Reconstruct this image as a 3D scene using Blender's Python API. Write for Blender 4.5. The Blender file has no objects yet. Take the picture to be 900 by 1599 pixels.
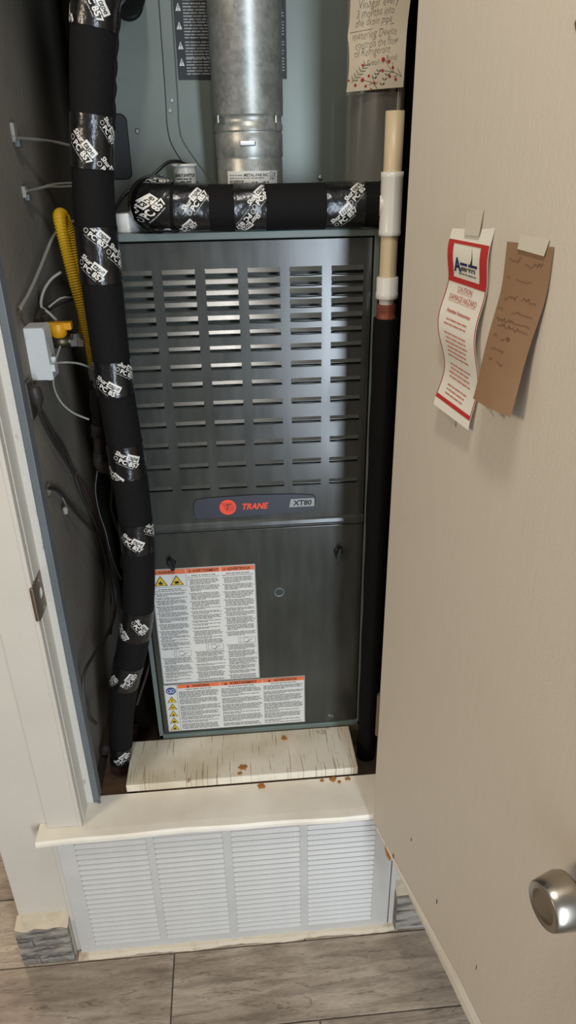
import bpy, bmesh, math, random
from mathutils import Vector, Matrix
random.seed(7)
sc = bpy.context.scene
# ------------------------------------------------------------------ camera
CP = Vector((0.194203, -1.15925, 1.114088)); YAW, PITCH, ROLL = 0.078639, 0.464585, -0.017305; FPX = 1100.0
_f = Vector((math.sin(YAW)*math.cos(PITCH), math.cos(YAW)*math.cos(PITCH), -math.sin(PITCH)))
_r0 = Vector((math.cos(YAW), -math.sin(YAW), 0)); _u0 = _r0.cross(_f)
_r = _r0*math.cos(ROLL)+_u0*math.sin(ROLL); _u = _u0*math.cos(ROLL)-_r0*math.sin(ROLL)
cd = bpy.data.cameras.new('camera'); cam = bpy.data.objects.new('camera', cd); sc.collection.objects.link(cam)
cd.sensor_fit = 'VERTICAL'; cd.sensor_height = 24; cd.lens = FPX/1599*24; cd.clip_start = 0.02
M = Matrix((_r, _u, -_f)).transposed().to_4x4(); M.translation = CP; cam.matrix_world = M
sc.camera = cam
def at(px, py, y=None, x=None, z=None):
    """photo position + one known world coordinate -> world point"""
    d = _f+_r*((px-450)/FPX)-_u*((py-799.5)/FPX)
    if y is not None: t = (y-CP.y)/d.y
    elif x is not None: t = (x-CP.x)/d.x
    else: t = (z-CP.z)/d.z
    return CP+d*t
# ------------------------------------------------------------------ world, lights, exposure
w = bpy.data.worlds.new('world'); sc.world = w; w.use_nodes = True
w.node_tree.nodes['Background'].inputs[0].default_value = (0.95, 0.93, 0.88, 1)
w.node_tree.nodes['Background'].inputs[1].default_value = 0.27
def area(name, loc, target, sx, sy, energy, col):
    l = bpy.data.lights.new(name, 'AREA'); l.shape = 'RECTANGLE'; l.size = sx; l.size_y = sy; l.energy = energy; l.color = col
    o = bpy.data.objects.new(name, l); sc.collection.objects.link(o); o.location = loc
    o.rotation_euler = (Vector(target)-Vector(loc)).to_track_quat('-Z', 'Y').to_euler(); return o
area('glass_door_right_offscreen', (0.79, -2.55, 0.58), (0.30, 0, 0.6), 0.20, 1.9, 50, (0.76, 0.87, 1.0))
area('ceiling_lamp_offscreen', (0.19, -0.84, 2.08), (0.19, -0.75, 0.0), 0.09, 0.34, 9.0, (1.0, 0.95, 0.88))
area('room_lamp_left_offscreen', (-1.9, -2.0, 1.85), (0.4, -0.2, 0.4), 0.5, 0.5, 31, (1.0, 0.82, 0.62))
area('next_room_lamp_offscreen', (-1.5, 1.9, 1.7), (-0.4, -0.3, -0.4), 0.4, 0.4, 26, (1.0, 0.76, 0.54))
vs = sc.view_settings; vs.view_transform = 'Standard'; vs.look = 'None'; vs.gamma = 1; vs.use_curve_mapping = False; vs.exposure = -0.12

# ------------------------------------------------------------------ materials
def srgb(r, g, b):
    f = lambda c: (c/255/12.92) if c/255 <= 0.04045 else ((c/255+0.055)/1.055)**2.4
    return (f(r), f(g), f(b), 1)
class NT:
    def __init__(s, name):
        s.m = bpy.data.materials.new(name); s.m.use_nodes = True; s.t = s.m.node_tree; s.b = s.t.nodes['Principled BSDF']
    def n(s, typ, **kw):
        x = s.t.nodes.new(typ)
        for k, v in kw.items(): setattr(x, k, v)
        return x
    def l(s, a, b): s.t.links.new(a, b)
def mat(name, col, rough=0.5, metal=0.0, var=0.0, vscale=8.0, stretch=(1, 1, 1), col2=None, bump=0.0, bscale=60.0, coat=0.0, spec=None, thr=None, bstretch=None):
    """base colour with a noise-driven second colour, plus fine noise relief"""
    k = NT(name); b = k.b
    b.inputs['Base Color'].default_value = col; b.inputs['Roughness'].default_value = rough; b.inputs['Metallic'].default_value = metal
    if coat: b.inputs['Coat Weight'].default_value = coat; b.inputs['Coat Roughness'].default_value = 0.12
    if spec is not None: b.inputs['Specular IOR Level'].default_value = spec
    if var or col2 or bump:
        tc = k.n('ShaderNodeTexCoord'); mp = k.n('ShaderNodeMapping'); mp.inputs['Scale'].default_value = stretch
        k.l(tc.outputs['Object'], mp.inputs[0])
    if var or col2:
        no = k.n('ShaderNodeTexNoise'); no.inputs['Scale'].default_value = vscale; no.inputs['Detail'].default_value = 6
        k.l(mp.outputs[0], no.inputs['Vector'])
        cr = k.n('ShaderNodeValToRGB'); c2 = col2 or tuple(c*(1-var) for c in col[:3])+(1,)
        a, z = thr or (0.35, 0.65)
        cr.color_ramp.elements[0].position = a; cr.color_ramp.elements[1].position = z
        cr.color_ramp.elements[0].color = c2; cr.color_ramp.elements[1].color = col
        k.l(no.outputs['Fac'], cr.inputs[0]); k.l(cr.outputs[0], b.inputs['Base Color'])
    if bump:
        nb = k.n('ShaderNodeTexNoise'); nb.inputs['Scale'].default_value = bscale; nb.inputs['Detail'].default_value = 3
        bm = k.n('ShaderNodeBump'); bm.inputs['Strength'].default_value = bump; bm.inputs['Distance'].default_value = 0.004
        if bstretch:
            m2 = k.n('ShaderNodeMapping'); m2.inputs['Scale'].default_value = bstretch; k.l(tc.outputs['Object'], m2.inputs[0]); k.l(m2.outputs[0], nb.inputs['Vector'])
        else: k.l(tc.outputs['Object'], nb.inputs['Vector'])
        k.l(nb.outputs['Fac'], bm.inputs['Height']); k.l(bm.outputs[0], b.inputs['Normal'])
    return k.m
def plank_mat():
    k = NT('weathered_plank_tile'); b = k.b
    tc = k.n('ShaderNodeTexCoord'); oi = k.n('ShaderNodeObjectInfo')
    off = k.n('ShaderNodeVectorMath', operation='SCALE'); cmb = k.n('ShaderNodeCombineXYZ')
    k.l(oi.outputs['Random'], cmb.inputs[0]); k.l(oi.outputs['Random'], cmb.inputs[1]); k.l(oi.outputs['Random'], cmb.inputs[2])
    k.l(cmb.outputs[0], off.inputs[0]); off.inputs['Scale'].default_value = 37
    add = k.n('ShaderNodeVectorMath', operation='ADD'); k.l(tc.outputs['Object'], add.inputs[0]); k.l(off.outputs[0], add.inputs[1])
    def noise(scale, stretch, det=8, dist=0.0):
        mp = k.n('ShaderNodeMapping'); mp.inputs['Scale'].default_value = stretch; k.l(add.outputs[0], mp.inputs[0])
        no = k.n('ShaderNodeTexNoise'); no.inputs['Scale'].default_value = scale; no.inputs['Detail'].default_value = det; no.inputs['Distortion'].default_value = dist
        k.l(mp.outputs[0], no.inputs['Vector']); return no
    g = noise(9, (1, 7, 1), 10, 0.6); blot = noise(5, (1, 1.6, 1), 4); fine = noise(60, (1, 12, 1), 4)
    cr = k.n('ShaderNodeValToRGB'); e = cr.color_ramp.elements
    e[0].position = 0.28; e[0].color = srgb(146, 133, 119); e[1].position = 0.66; e[1].color = srgb(194, 180, 162)
    x = cr.color_ramp.elements.new(0.46); x.color = srgb(172, 158, 142)
    k.l(g.outputs['Fac'], cr.inputs[0])
    mx = k.n('ShaderNodeMix', data_type='RGBA', blend_type='MULTIPLY'); mx.inputs['Factor'].default_value = 0.75
    c2 = k.n('ShaderNodeValToRGB'); c2.color_ramp.elements[0].position = 0.35; c2.color_ramp.elements[0].color = (0.56, 0.53, 0.50, 1); c2.color_ramp.elements[1].position = 0.6; c2.color_ramp.elements[1].color = (1, 1, 1, 1)
    k.l(blot.outputs['Fac'], c2.inputs[0]); k.l(cr.outputs[0], mx.inputs[6]); k.l(c2.outputs[0], mx.inputs[7])
    m3 = k.n('ShaderNodeMix', data_type='RGBA', blend_type='MULTIPLY'); m3.inputs['Factor'].default_value = 0.75
    c3 = k.n('ShaderNodeValToRGB'); c3.color_ramp.elements[0].position = 0.3; c3.color_ramp.elements[0].color = (0.55, 0.52, 0.5, 1); c3.color_ramp.elements[1].position = 0.5; c3.color_ramp.elements[1].color = (1, 1, 1, 1)
    k.l(fine.outputs['Fac'], c3.inputs[0]); k.l(mx.outputs[2], m3.inputs[6]); k.l(c3.outputs[0], m3.inputs[7])
    # thin dark cracks where a stretched noise crosses its middle
    ck = noise(4, (1, 9, 1), 5, 1.2)
    sub = k.n('ShaderNodeMath', operation='SUBTRACT'); sub.inputs[1].default_value = 0.5; k.l(ck.outputs['Fac'], sub.inputs[0])
    ab = k.n('ShaderNodeMath', operation='ABSOLUTE'); k.l(sub.outputs[0], ab.inputs[0])
    c4 = k.n('ShaderNodeValToRGB'); c4.color_ramp.elements[0].position = 0.0; c4.color_ramp.elements[0].color = (0.45, 0.4, 0.36, 1); c4.color_ramp.elements[1].position = 0.012; c4.color_ramp.elements[1].color = (1, 1, 1, 1)
    k.l(ab.outputs[0], c4.inputs[0])
    m4 = k.n('ShaderNodeMix', data_type='RGBA', blend_type='MULTIPLY'); m4.inputs['Factor'].default_value = 0.8
    k.l(m3.outputs[2], m4.inputs[6]); k.l(c4.outputs[0], m4.inputs[7]); k.l(m4.outputs[2], b.inputs['Base Color'])
    b.inputs['Roughness'].default_value = 0.5
    bm = k.n('ShaderNodeBump'); bm.inputs['Strength'].default_value = 0.25; bm.inputs['Distance'].default_value = 0.002
    k.l(g.outputs['Fac'], bm.inputs['Height']); k.l(bm.outputs[0], b.inputs['Normal'])
    return k.m
def furnace_mat(name='dark_grey_enamel', r0=.16, r1=.32):
    k = NT(name); b = k.b
    b.inputs['Roughness'].default_value = 0.3; b.inputs['Specular IOR Level'].default_value = 0.6
    tc = k.n('ShaderNodeTexCoord')
    mp = k.n('ShaderNodeMapping'); mp.inputs['Scale'].default_value = (26, 1, 5); k.l(tc.outputs['Object'], mp.inputs[0])
    no = k.n('ShaderNodeTexNoise'); no.inputs['Scale'].default_value = 1.5; no.inputs['Detail'].default_value = 6; k.l(mp.outputs[0], no.inputs['Vector'])
    cr = k.n('ShaderNodeValToRGB'); cr.color_ramp.elements[0].position = 0.3; cr.color_ramp.elements[0].color = srgb(47, 49, 45); cr.color_ramp.elements[1].position = 0.75; cr.color_ramp.elements[1].color = srgb(60, 62, 57)
    k.l(no.outputs['Fac'], cr.inputs[0]); k.l(cr.outputs[0], b.inputs['Base Color'])
    r2 = k.n('ShaderNodeMapRange'); r2.inputs['To Min'].default_value = r0; r2.inputs['To Max'].default_value = r1; k.l(no.outputs['Fac'], r2.inputs['Value']); k.l(r2.outputs[0], b.inputs['Roughness'])
    # sheet metal: gentle buckling across the width
    m2 = k.n('ShaderNodeMapping'); m2.inputs['Scale'].default_value = (9, 1, 3); k.l(tc.outputs['Object'], m2.inputs[0])
    n2 = k.n('ShaderNodeTexNoise'); n2.inputs['Scale'].default_value = 1.0; n2.inputs['Detail'].default_value = 1; k.l(m2.outputs[0], n2.inputs['Vector'])
    bm = k.n('ShaderNodeBump'); bm.inputs['Strength'].default_value = 0.15; bm.inputs['Distance'].default_value = 0.006
    k.l(n2.outputs['Fac'], bm.inputs['Height']); k.l(bm.outputs[0], b.inputs['Normal'])
    return k.m
def galv_mat():
    k = NT('galvanised_steel'); b = k.b
    b.inputs['Metallic'].default_value = 0.62
    tc = k.n('ShaderNodeTexCoord'); vo = k.n('ShaderNodeTexVoronoi'); vo.inputs['Scale'].default_value = 180; k.l(tc.outputs['Object'], vo.inputs['Vector'])
    no = k.n('ShaderNodeTexNoise'); no.inputs['Scale'].default_value = 30; no.inputs['Detail'].default_value = 5; k.l(tc.outputs['Object'], no.inputs['Vector'])
    mx = k.n('ShaderNodeMath', operation='MULTIPLY_ADD'); mx.inputs[1].default_value = 0.3; k.l(vo.outputs['Color'], mx.inputs[0]); k.l(no.outputs['Fac'], mx.inputs[2])
    cr = k.n('ShaderNodeValToRGB'); cr.color_ramp.elements[0].position = 0.35; cr.color_ramp.elements[0].color = srgb(132, 134, 130); cr.color_ramp.elements[1].position = 0.9; cr.color_ramp.elements[1].color = srgb(176, 178, 172)
    k.l(mx.outputs[0], cr.inputs[0]); k.l(cr.outputs[0], b.inputs['Base Color'])
    rr = k.n('ShaderNodeMapRange'); rr.inputs['To Min'].default_value = 0.3; rr.inputs['To Max'].default_value = 0.45; k.l(mx.outputs[0], rr.inputs['Value']); k.l(rr.outputs[0], b.inputs['Roughness'])
    return k.m
MT = dict(
    plank=plank_mat(), furnace=furnace_mat(), galv=galv_mat(),
    grout=mat('grout', srgb(112, 104, 96), 0.9, var=0.25, vscale=40),
    cream=mat('cream_paint', srgb(200, 193, 180), 0.55, var=0.06, vscale=5, bump=0.12, bscale=120),
    door=mat('door_paint', srgb(212, 203, 187), 0.5, var=0.025, vscale=7, stretch=(30, 30, 2), bump=0.05, bscale=260),
    sillp=mat('sill_paint', srgb(236, 230, 216), 0.5, col2=srgb(222, 213, 196), vscale=9, bump=0.15, bscale=40),
    jamb=mat('jamb_paint', srgb(204, 199, 188), 0.5, col2=srgb(150, 146, 134), vscale=45, stretch=(1, 1, .5), thr=(.26, .36), bump=0.3, bscale=90),
    reveal=mat('jamb_reveal_paint', srgb(204, 199, 188), 0.55, var=0.06, vscale=12),
    strip=mat('grey_weatherstrip', srgb(106, 111, 113), 0.5, var=0.12, vscale=14),
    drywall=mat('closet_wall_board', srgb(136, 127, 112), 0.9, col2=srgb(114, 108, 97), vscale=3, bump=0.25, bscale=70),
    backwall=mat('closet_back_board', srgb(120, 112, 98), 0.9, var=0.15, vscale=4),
    subfloor=mat('raw_subfloor', srgb(92, 72, 54), 0.9, col2=srgb(46, 38, 31), vscale=9, bump=0.4, bscale=50),
    rawwood=mat('raw_pine', srgb(116, 90, 66), 0.8, col2=srgb(66, 50, 38), vscale=7, stretch=(1, 6, 6)),
    stone=mat('grey_stone_tile', srgb(150, 144, 134), 0.7, col2=srgb(82, 78, 74), vscale=14, stretch=(1, 1, 5), thr=(.38, .56), bump=0.6, bscale=70),
    mortar=mat('mortar_cap', srgb(206, 194, 170), 0.9, var=0.18, vscale=20, bump=0.5, bscale=60),
    grille=mat('grille_enamel', srgb(196, 194, 188), 0.42, var=0.07, vscale=14, bump=0.1, bscale=150),
    caulk=mat('old_caulk', srgb(206, 194, 172), 0.8, col2=srgb(150, 124, 92), vscale=16, thr=(.28, .44), bump=0.5, bscale=60),
    trimgrey=mat('furnace_casing', srgb(100, 112, 107), 0.4, var=0.15, vscale=9, spec=0.5),
    coil=mat('coil_case_metal', srgb(118, 126, 118), 0.36, metal=0.25, var=0.12, vscale=7, bump=0.06, bscale=18),
    dull=mat('dull_aluminium', srgb(196, 196, 188), 0.24, metal=0.72, var=0.08, vscale=9),
    black=mat('black_plastic', srgb(22, 23, 24), 0.35), blackm=mat('black_cover', srgb(22, 24, 26), 0.5),
    foam=mat('black_foam', srgb(15, 14, 14), 0.85, spec=0.2, var=0.12, vscale=14, bump=0.35, bscale=130),
    tape=mat('black_tape', srgb(17, 17, 18), 0.26, bump=0.5, bscale=55, spec=0.6),
    white=mat('print_white', srgb(214, 212, 204), 0.4), ink=mat('print_black', srgb(28, 28, 28), 0.6), inkgrey=mat('print_grey', srgb(88, 88, 86), 0.6),
    silver=mat('print_silver', srgb(150, 152, 150), 0.4),
    orange=mat('header_orange', srgb(216, 108, 62), 0.5), yellow=mat('hazard_yellow', srgb(216, 180, 30), 0.5), blue=mat('print_blue', srgb(36, 66, 130), 0.5),
    sticker=mat('label_paper', srgb(206, 206, 200), 0.45), badge=mat('badge_navy', srgb(46, 48, 58), 0.4), red=mat('logo_red', srgb(226, 68, 36), 0.45),
    badgegrey=mat('badge_silver', srgb(142, 146, 146), 0.4),
    paper=mat('note_paper', srgb(214, 202, 180), 0.8, var=0.05, vscale=20), pen=mat('pen_ink', srgb(112, 102, 92), 0.8), leaf=mat('leaf_print', srgb(86, 92, 70), 0.8), berry=mat('berry_print', srgb(176, 40, 36), 0.7),
    tagpaper=mat('tag_paper', srgb(226, 222, 208), 0.7), tagred=mat('tag_red', srgb(184, 46, 44), 0.6), tagtext=mat('tag_red_text', srgb(196, 112, 98), 0.7), navy=mat('tag_navy', srgb(34, 40, 84), 0.6),
    card=mat('brown_card', srgb(148, 116, 86), 0.85, var=0.08, vscale=30), cardink=mat('card_writing', srgb(104, 80, 58), 0.85), clear=mat('masking_tape', srgb(204, 197, 180), 0.5),
    pvcw=mat('white_pvc', srgb(226, 224, 216), 0.3, var=0.03, vscale=20), pvcb=mat('aged_pvc', srgb(214, 194, 158), 0.4, var=0.1, vscale=12, stretch=(1, 1, .3)),
    brown=mat('red_brown_primer', srgb(136, 72, 48), 0.5, var=0.3, vscale=30),
    yellowhose=mat('yellow_gas_hose', srgb(222, 176, 20), 0.4, var=0.1, vscale=20), handle=mat('yellow_handle', srgb(226, 158, 22), 0.4), brass=mat('dull_brass', srgb(110, 98, 74), 0.4, metal=0.8), steel=mat('zinc_steel', srgb(176, 178, 178), 0.28, metal=0.9),
    iron=mat('black_iron', srgb(46, 38, 35), 0.6, col2=srgb(84, 50, 38), vscale=25, thr=(.2, .45)),
    boxw=mat('white_box_plastic', srgb(212, 214, 210), 0.4), cablegrey=mat('grey_cable', srgb(150, 148, 138), 0.5), cabledark=mat('dark_cable', srgb(58, 52, 48), 0.5), cablebrown=mat('brown_cable', srgb(82, 62, 52), 0.5),
    ply=None, nickel=mat('brushed_nickel', srgb(176, 168, 156), 0.28, metal=1.0),
    rust=mat('rust_flake', srgb(178, 120, 54), 0.9, var=0.4, vscale=60), strike=mat('worn_brass', srgb(128, 110, 92), 0.4, metal=0.8),
    glass=mat('sight_glass', srgb(60, 66, 66), 0.1),
)
def ply_mat():
    k = NT('cracked_plywood_paint'); b = k.b; tc = k.n('ShaderNodeTexCoord')
    def noise(sc_, st, det=5):
        mp = k.n('ShaderNodeMapping'); mp.inputs['Scale'].default_value = st; k.l(tc.outputs['Object'], mp.inputs[0])
        no = k.n('ShaderNodeTexNoise'); no.inputs['Scale'].default_value = sc_; no.inputs['Detail'].default_value = det; k.l(mp.outputs[0], no.inputs['Vector']); return no
    base = noise(8, (1, 1, 1)); cr = k.n('ShaderNodeValToRGB'); cr.color_ramp.elements[0].position = .35; cr.color_ramp.elements[0].color = srgb(196, 184, 158); cr.color_ramp.elements[1].position = .6; cr.color_ramp.elements[1].color = srgb(224, 216, 198)
    k.l(base.outputs['Fac'], cr.inputs[0])
    crack = noise(1.0, (300, 11, 1), 3); c2 = k.n('ShaderNodeValToRGB'); c2.color_ramp.elements[0].position = .34; c2.color_ramp.elements[0].color = (.5, .43, .36, 1); c2.color_ramp.elements[1].position = .39; c2.color_ramp.elements[1].color = (1, 1, 1, 1)
    k.l(crack.outputs['Fac'], c2.inputs[0])
    st = noise(26, (1, 1, 1), 4); c3 = k.n('ShaderNodeValToRGB'); c3.color_ramp.elements[0].position = .24; c3.color_ramp.elements[0].color = (.36, .22, .1, 1); c3.color_ramp.elements[1].position = .3; c3.color_ramp.elements[1].color = (1, 1, 1, 1)
    k.l(st.outputs['Fac'], c3.inputs[0])
    m1 = k.n('ShaderNodeMix', data_type='RGBA', blend_type='MULTIPLY'); m1.inputs['Factor'].default_value = .9; k.l(cr.outputs[0], m1.inputs[6]); k.l(c2.outputs[0], m1.inputs[7])
    m2 = k.n('ShaderNodeMix', data_type='RGBA', blend_type='MULTIPLY'); m2.inputs['Factor'].default_value = .9; k.l(m1.outputs[2], m2.inputs[6]); k.l(c3.outputs[0], m2.inputs[7])
    k.l(m2.outputs[2], b.inputs['Base Color']); b.inputs['Roughness'].default_value = .6
    bm = k.n('ShaderNodeBump'); bm.inputs['Strength'].default_value = .3; bm.inputs['Distance'].default_value = .002; k.l(crack.outputs['Fac'], bm.inputs['Height']); k.l(bm.outputs[0], b.inputs['Normal'])
    return k.m
MT['ply'] = ply_mat()
for nm in ('white', 'ink', 'inkgrey', 'silver'): pass

# ------------------------------------------------------------------ object helpers
COL = sc.collection; WO = {}
def tag(o, label=None, cat=None, group=None, kind=None):
    if label: o['label'] = label
    if cat: o['category'] = cat
    if group: o['group'] = group
    if kind: o['kind'] = kind
    return o
def put(o, origin, parent):
    origin = Vector(origin)
    if parent is not None: o.parent = parent; o.location = origin-WO[parent.name]
    else: o.location = origin
    WO[o.name] = origin
def thing(name, loc, label, cat, group=None):
    o = bpy.data.objects.new(name, None); COL.objects.link(o); o.empty_display_size = 0.02; put(o, loc, None); return tag(o, label, cat, group)
class MB:
    """collects geometry in world coordinates; build() links it as one mesh object"""
    def __init__(s): s.v = []; s.f = []; s.m = []; s.sm = []
    def add(s, vs, fs, mi=0, smooth=False):
        b = len(s.v); s.v += [Vector(v) for v in vs]
        for f in fs: s.f.append([b+i for i in f]); s.m.append(mi); s.sm.append(smooth)
        return s
    def box(s, x0, x1, y0, y1, z0, z1, mi=0, bev=0.0):
        bm = bmesh.new(); bmesh.ops.create_cube(bm, size=1)
        for v in bm.verts: v.co = Vector((x0 if v.co.x < 0 else x1, y0 if v.co.y < 0 else y1, z0 if v.co.z < 0 else z1))
        if bev: bmesh.ops.bevel(bm, geom=bm.edges[:], offset=bev, segments=2, profile=0.5, affect='EDGES')
        bm.verts.index_update(); s.add([v.co.copy() for v in bm.verts], [[v.index for v in f.verts] for f in bm.faces], mi); bm.free(); return s
    def quad(s, a, b, c, d, mi=0): return s.add([a, b, c, d], [[0, 1, 2, 3]], mi)
    def lathe(s, base, axis, prof, seg=32, mi=0, caps=True, smooth=True):
        """prof: list of (distance along axis, radius)"""
        base = Vector(base); a = Vector(axis).normalized(); n = a.orthogonal().normalized(); b = a.cross(n)
        vs = []; fs = []
        for (h, r) in prof:
            for i in range(seg):
                t = 2*math.pi*i/seg; vs.append(base+a*h+(n*math.cos(t)+b*math.sin(t))*r)
        for j in range(len(prof)-1):
            for i in range(seg):
                i2 = (i+1) % seg; fs.append([j*seg+i, j*seg+i2, (j+1)*seg+i2, (j+1)*seg+i])
        s.add(vs, fs, mi, smooth)
        if caps:
            k = len(prof)-1; s.add([vs[i] for i in range(seg)][::-1], [list(range(seg))], mi); s.add([vs[k*seg+i] for i in range(seg)], [list(range(seg))], mi)
        return s
    def build(s, name, mats, parent=None, origin=None):
        if not isinstance(mats, (list, tuple)): mats = [mats]
        if origin is None:
            n = len(s.v); c = [sum(v[i] for v in s.v)/n for i in range(3)]; c[2] = min(v.z for v in s.v); origin = Vector(c)
        me = bpy.data.meshes.new(name); me.from_pydata([v-Vector(origin) for v in s.v], [], s.f)
        for m_ in mats: me.materials.append(MT[m_] if isinstance(m_, str) else m_)
        me.polygons.foreach_set('material_index', s.m); me.polygons.foreach_set('use_smooth', s.sm); me.update()
        o = bpy.data.objects.new(name, me); COL.objects.link(o); put(o, origin, parent); return o
def share(src, origin, parent, name=None):
    o = bpy.data.objects.new(name or src.name.split('.')[0], src.data); COL.objects.link(o); put(o, origin, parent); return o
def struct(mb, name, m_, label=None): return tag(mb.build(name, m_), label, None, None, 'structure')

def cut(o, mb):
    """cut the solid mb (world coordinates) out of mesh object o"""
    c = mb.build('cutter', 'cream'); bmh = bmesh.new(); bmh.from_mesh(c.data); bmesh.ops.remove_doubles(bmh, verts=bmh.verts, dist=1e-6); bmesh.ops.recalc_face_normals(bmh, faces=bmh.faces); bmh.to_mesh(c.data); bmh.free()
    m_ = o.modifiers.new('cut', 'BOOLEAN'); m_.operation = 'DIFFERENCE'; m_.object = c; m_.solver = 'EXACT'
    bpy.context.view_layer.update(); me = bpy.data.meshes.new_from_object(o.evaluated_get(bpy.context.evaluated_depsgraph_get()))
    o.modifiers.clear(); o.data = me; WO.pop(c.name, None); bpy.data.objects.remove(c)
def catmull(P, n=10):
    P = [Vector(p) for p in P]; Q = [P[0]*2-P[1]]+P+[P[-1]*2-P[-2]]; out = []
    for i in range(1, len(Q)-2):
        for k in range(n):
            t = k/n; a, b, c, d = Q[i-1], Q[i], Q[i+1], Q[i+2]
            out.append(0.5*((2*b)+(c-a)*t+(2*a-5*b+4*c-d)*t*t+(3*b-3*c+d-a)*t**3))
    return out+[P[-1]]
class Tube:
    def __init__(s, P, radius, n=10, ref=(0, -1, 0), smoothpath=True):
        s.p = catmull(P, n) if smoothpath else [Vector(p) for p in P]
        s.s = [0.0]
        for i in range(1, len(s.p)): s.s.append(s.s[-1]+(s.p[i]-s.p[i-1]).length)
        s.L = s.s[-1]; s.rad = radius if callable(radius) else (lambda x: radius)
        s.fr = []; prev = None; ref = Vector(ref)
        for i in range(len(s.p)):
            t = (s.p[min(i+1, len(s.p)-1)]-s.p[max(i-1, 0)]).normalized()
            c = ref if (prev is None or abs(t.dot(ref)) < 0.8) else prev
            n_ = (c-t*c.dot(t))
            if n_.length < 1e-3: n_ = t.orthogonal()
            n_.normalize(); b = n_.cross(t); prev = n_; s.fr.append((n_, b))
    def ev(s, q, th, off=0.0):
        q = max(0, min(s.L, q)); i = 0
        lo, hi = 0, len(s.s)-1
        while hi-lo > 1:
            mid = (lo+hi)//2
            if s.s[mid] <= q: lo = mid
            else: hi = mid
        t = (q-s.s[lo])/max(1e-9, s.s[hi]-s.s[lo]); c = s.p[lo].lerp(s.p[hi], t)
        n_ = s.fr[lo][0].lerp(s.fr[hi][0], t); b = s.fr[lo][1].lerp(s.fr[hi][1], t)
        return c+(n_*math.cos(th)+b*math.sin(th))*(s.rad(q/s.L)+off)
    def mesh(s, mb, a=0.0, b=None, step=0.006, seg=24, off=0.0, mi=0, jitter=0.0, caps=True):
        b = s.L if b is None else b; k = max(2, int((b-a)/step)); vs = []; fs = []
        for j in range(k+1):
            q = a+(b-a)*j/k
            for i in range(seg):
                vs.append(s.ev(q, 2*math.pi*i/seg, off+(random.uniform(-jitter, jitter) if jitter else 0)))
        for j in range(k):
            for i in range(seg):
                i2 = (i+1) % seg; fs.append([j*seg+i, (j+1)*seg+i, (j+1)*seg+i2, j*seg+i2])
        mb.add(vs, fs, mi, True)
        if caps:
            mb.add(vs[:seg], [list(range(seg))], mi); mb.add(vs[-seg:][::-1], [list(range(seg))], mi)
        return mb
def tube(name, P, r, m_, parent=None, seg=10, step=0.008, n=8, ref=(0, -1, 0)):
    return Tube(P, r, n, ref).mesh(MB(), step=step, seg=seg).build(name, m_, parent)

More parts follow.
